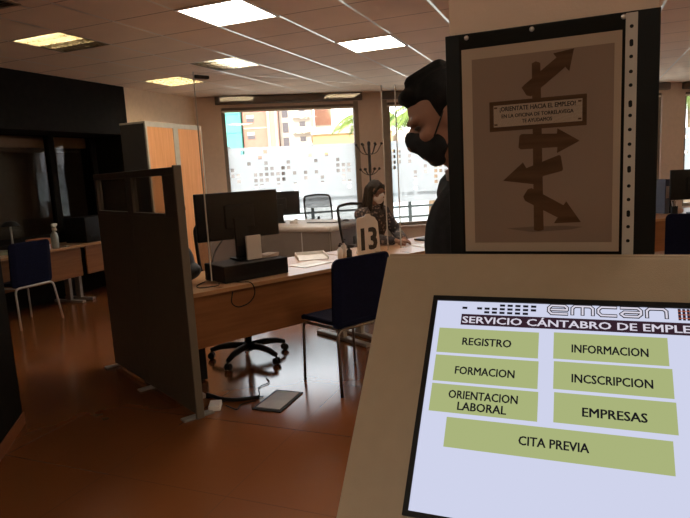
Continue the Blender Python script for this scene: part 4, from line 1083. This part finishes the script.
for z in (5.9, 8.4, 11.2, 14):
    w_ = MB().bx(.7, 1.95, -.05, 0, z-.55, z+.55).build('window', 'winout', ab); MB().bx(.7, 1.95, -.08, -.05, z+.1, z+.6).build('shutter', 'shutter', w_)
MB().bx(.1, 4.0, -.08, 0, 9.55, 9.75).build('string_course', 'cream_out', ab)
pb = bld('pier_building', 'pink rendered stair tower beside the brick building', -11.9, -10.0, 99.5, 20, 12, 'pinkpier')
for x_ in (.15, 1.4): MB().bx(x_, x_+.35, -.15, 0, 0, 20).build('pilaster', 'cream_out', pb)
bb = bld('balcony_building', 'cream apartment building with balconies in the middle of the window', -9.9, -4.6, 101, 20, 12, 'cream_out')
for z in (3.9, 6.4, 8.9, 11.4, 13.9):
    MB().bx(.5, 1.5, -.05, 0, z-.2, z+1.5).build('window', 'winout', bb)
    MB().bx(2.2, 5.4, -.9, 0, z-.35, z-.2).build('balcony_slab', 'cream_out', bb); MB().bx(2.2, 5.4, -.95, -.88, z-.2, z+.55).build('balcony_front', 'shutter', bb)
    MB().bx(3.4, 4.4, -.05, 0, z+.7, z+1.5).build('window', 'winout', bb)
MB().prism([(-1.2, 5.9), (0, 6.75), (0, 5.9)], 2.0, 5.6, 'x').build('awning', 'awning', bb)
rb = bld('red_building', 'red brown brick building behind the ochre facade', -4.3, -1.2, 112, 21.5, 8, 'brickred')
MB().bx(0, 3.1, -.05, 0, 10.0, 10.5).build('string_course', 'cream_out', rb)
ob_ = bld('ochre_building', 'low ochre yellow facade with a white cornice at the window right', -4.3, 9.0, 98, 8.0, 12, 'ochre')
MB().bx(-.2, 13.4, -.4, .1, 7.9, 9.1).build('cornice', 'cream_out', ob_); MB().bx(0, 13.3, -.25, 0, 5.2, 5.9).build('string_course', 'cream_out', ob_)
MB().bx(1.5, 3.5, -.45, -.4, 8.3, 8.7).build('cornice_vent', 'greymetal', ob_)
wb = bld('white_building', 'white low building behind the second window', 9.6, 40, 96, 7.5, 12, 'cream_out')
for x_ in range(3, 30, 4): MB().bx(x_, x_+1.4, -.05, 0, 3.4, 5.2).build('window', 'winout', wb)
# palms nearer by
def palm(label, loc, h, nfr, ln, seed):
    rnd = random.Random(seed)
    t = thing('palm_tree', label, 'palm tree', loc, 0, 'street palms')
    MB().tube([(0, 0, -.15), (.05, .03, h*.5), (0, 0, h)], [.2, .16, .14], 10).build('trunk', 'palmtrunk', t)
    for q in range(nfr):
        a = 2*PI*q/nfr+rnd.uniform(-.15, .15); el = rnd.uniform(.0, 1.0); f_ = MB(); P = []
        for j in range(9):
            s = j/8; rr_ = ln*s*(1-.18*s); z = h+ln*(el*.62*s-(.35+.5*el)*s*s*1.05); P.append(Vector((math.cos(a)*rr_, math.sin(a)*rr_, z)))
        f_.tube(P, [.03-.024*j/8 for j in range(9)], 6)
        sd = Vector((-math.sin(a), math.cos(a), 0))
        for j in range(1, 26):
            s = j/26*8; i0 = min(int(s), 7); p = P[i0].lerp(P[i0+1], s-i0); d = (P[i0+1]-P[i0]).normalized()
            L_ = ln*.26*math.sin(PI*min(1, .12+j/28))
            for g_ in (-1, 1):
                tip = p+sd*g_*L_*.8+d*L_*.55-Vector((0, 0, L_*.35)); wd = d*.028
                f_.add([p-wd, p+wd, tip, p-wd*.3+Vector((0, 0, .01))], [[0, 1, 2], [0, 2, 3]])
        f_.build('frond', 'palm', t)
    return t
c = OUT(.95, 18); palm('green palm whose fronds hang into the wide window at its right', (c.x, c.y, 0), 3.05, 18, 1.5, 3)
c = OUT(2.55, 16.0); palm('yellow green palm behind the second window beside the man', (c.x, c.y, 0), 3.0, 18, 1.8, 5)
c = OUT(9.9, 16.5); palm('palm beyond the window at the right picture edge', (c.x, c.y, 0), 3.0, 16, 1.9, 8)

# ------------------------------------------------------------------ light, sky, camera
w = bpy.data.worlds.new('World'); sc.world = w; w.use_nodes = True
nt = w.node_tree; nt.nodes.clear()
wo = nt.nodes.new('ShaderNodeOutputWorld'); bg = nt.nodes.new('ShaderNodeBackground')
bg.inputs[0].default_value = (.92, .95, 1., 1); bg.inputs[1].default_value = 2.6
nt.links.new(bg.outputs[0], wo.inputs[0])
sun = bpy.data.lights.new('sun', 'SUN'); sun.energy = 5.0; sun.angle = R(2); sun.color = (1, .95, .87)
so_ = bpy.data.objects.new('sun', sun); COL.objects.link(so_)
sd = (OUT(.35, 1)*.72+Vector((0, 0, -.62))).normalized()
so_.rotation_euler = sd.to_track_quat('-Z', 'Y').to_euler()

F, PITCH, ROLL, H = 579.4, .1494, .0539, 1.45
cam = bpy.data.cameras.new('camera'); co = bpy.data.objects.new('camera', cam); COL.objects.link(co)
cam.sensor_fit = 'HORIZONTAL'; cam.sensor_width = 36; cam.lens = F/690*36; cam.clip_start = .02; cam.clip_end = 500
def room(v): return Vector((v[0]*math.cos(YAW)-v[1]*math.sin(YAW), v[0]*math.sin(YAW)+v[1]*math.cos(YAW), v[2]))
cp, sp_ = math.cos(PITCH), math.sin(PITCH); c_, s_ = math.cos(ROLL), math.sin(ROLL)
rt = room((c_, -s_*sp_, -s_*cp)); up = room((s_, c_*sp_, c_*cp)); fw = room((0, cp, -sp_))
mt = Matrix(((rt.x, up.x, -fw.x, 0), (rt.y, up.y, -fw.y, 0), (rt.z, up.z, -fw.z, H), (0, 0, 0, 1)))
co.matrix_world = mt
sc.camera = co
sc.view_settings.view_transform = 'Standard'; sc.view_settings.look = 'None'; sc.view_settings.gamma = 1; sc.view_settings.use_curve_mapping = False
sc.view_settings.exposure = 1.12
sc.cycles.max_bounces = 12; sc.cycles.diffuse_bounces = 6; sc.cycles.transparent_max_bounces = 24; sc.cycles.use_denoising = True
sc.cycles.sample_clamp_indirect = 6
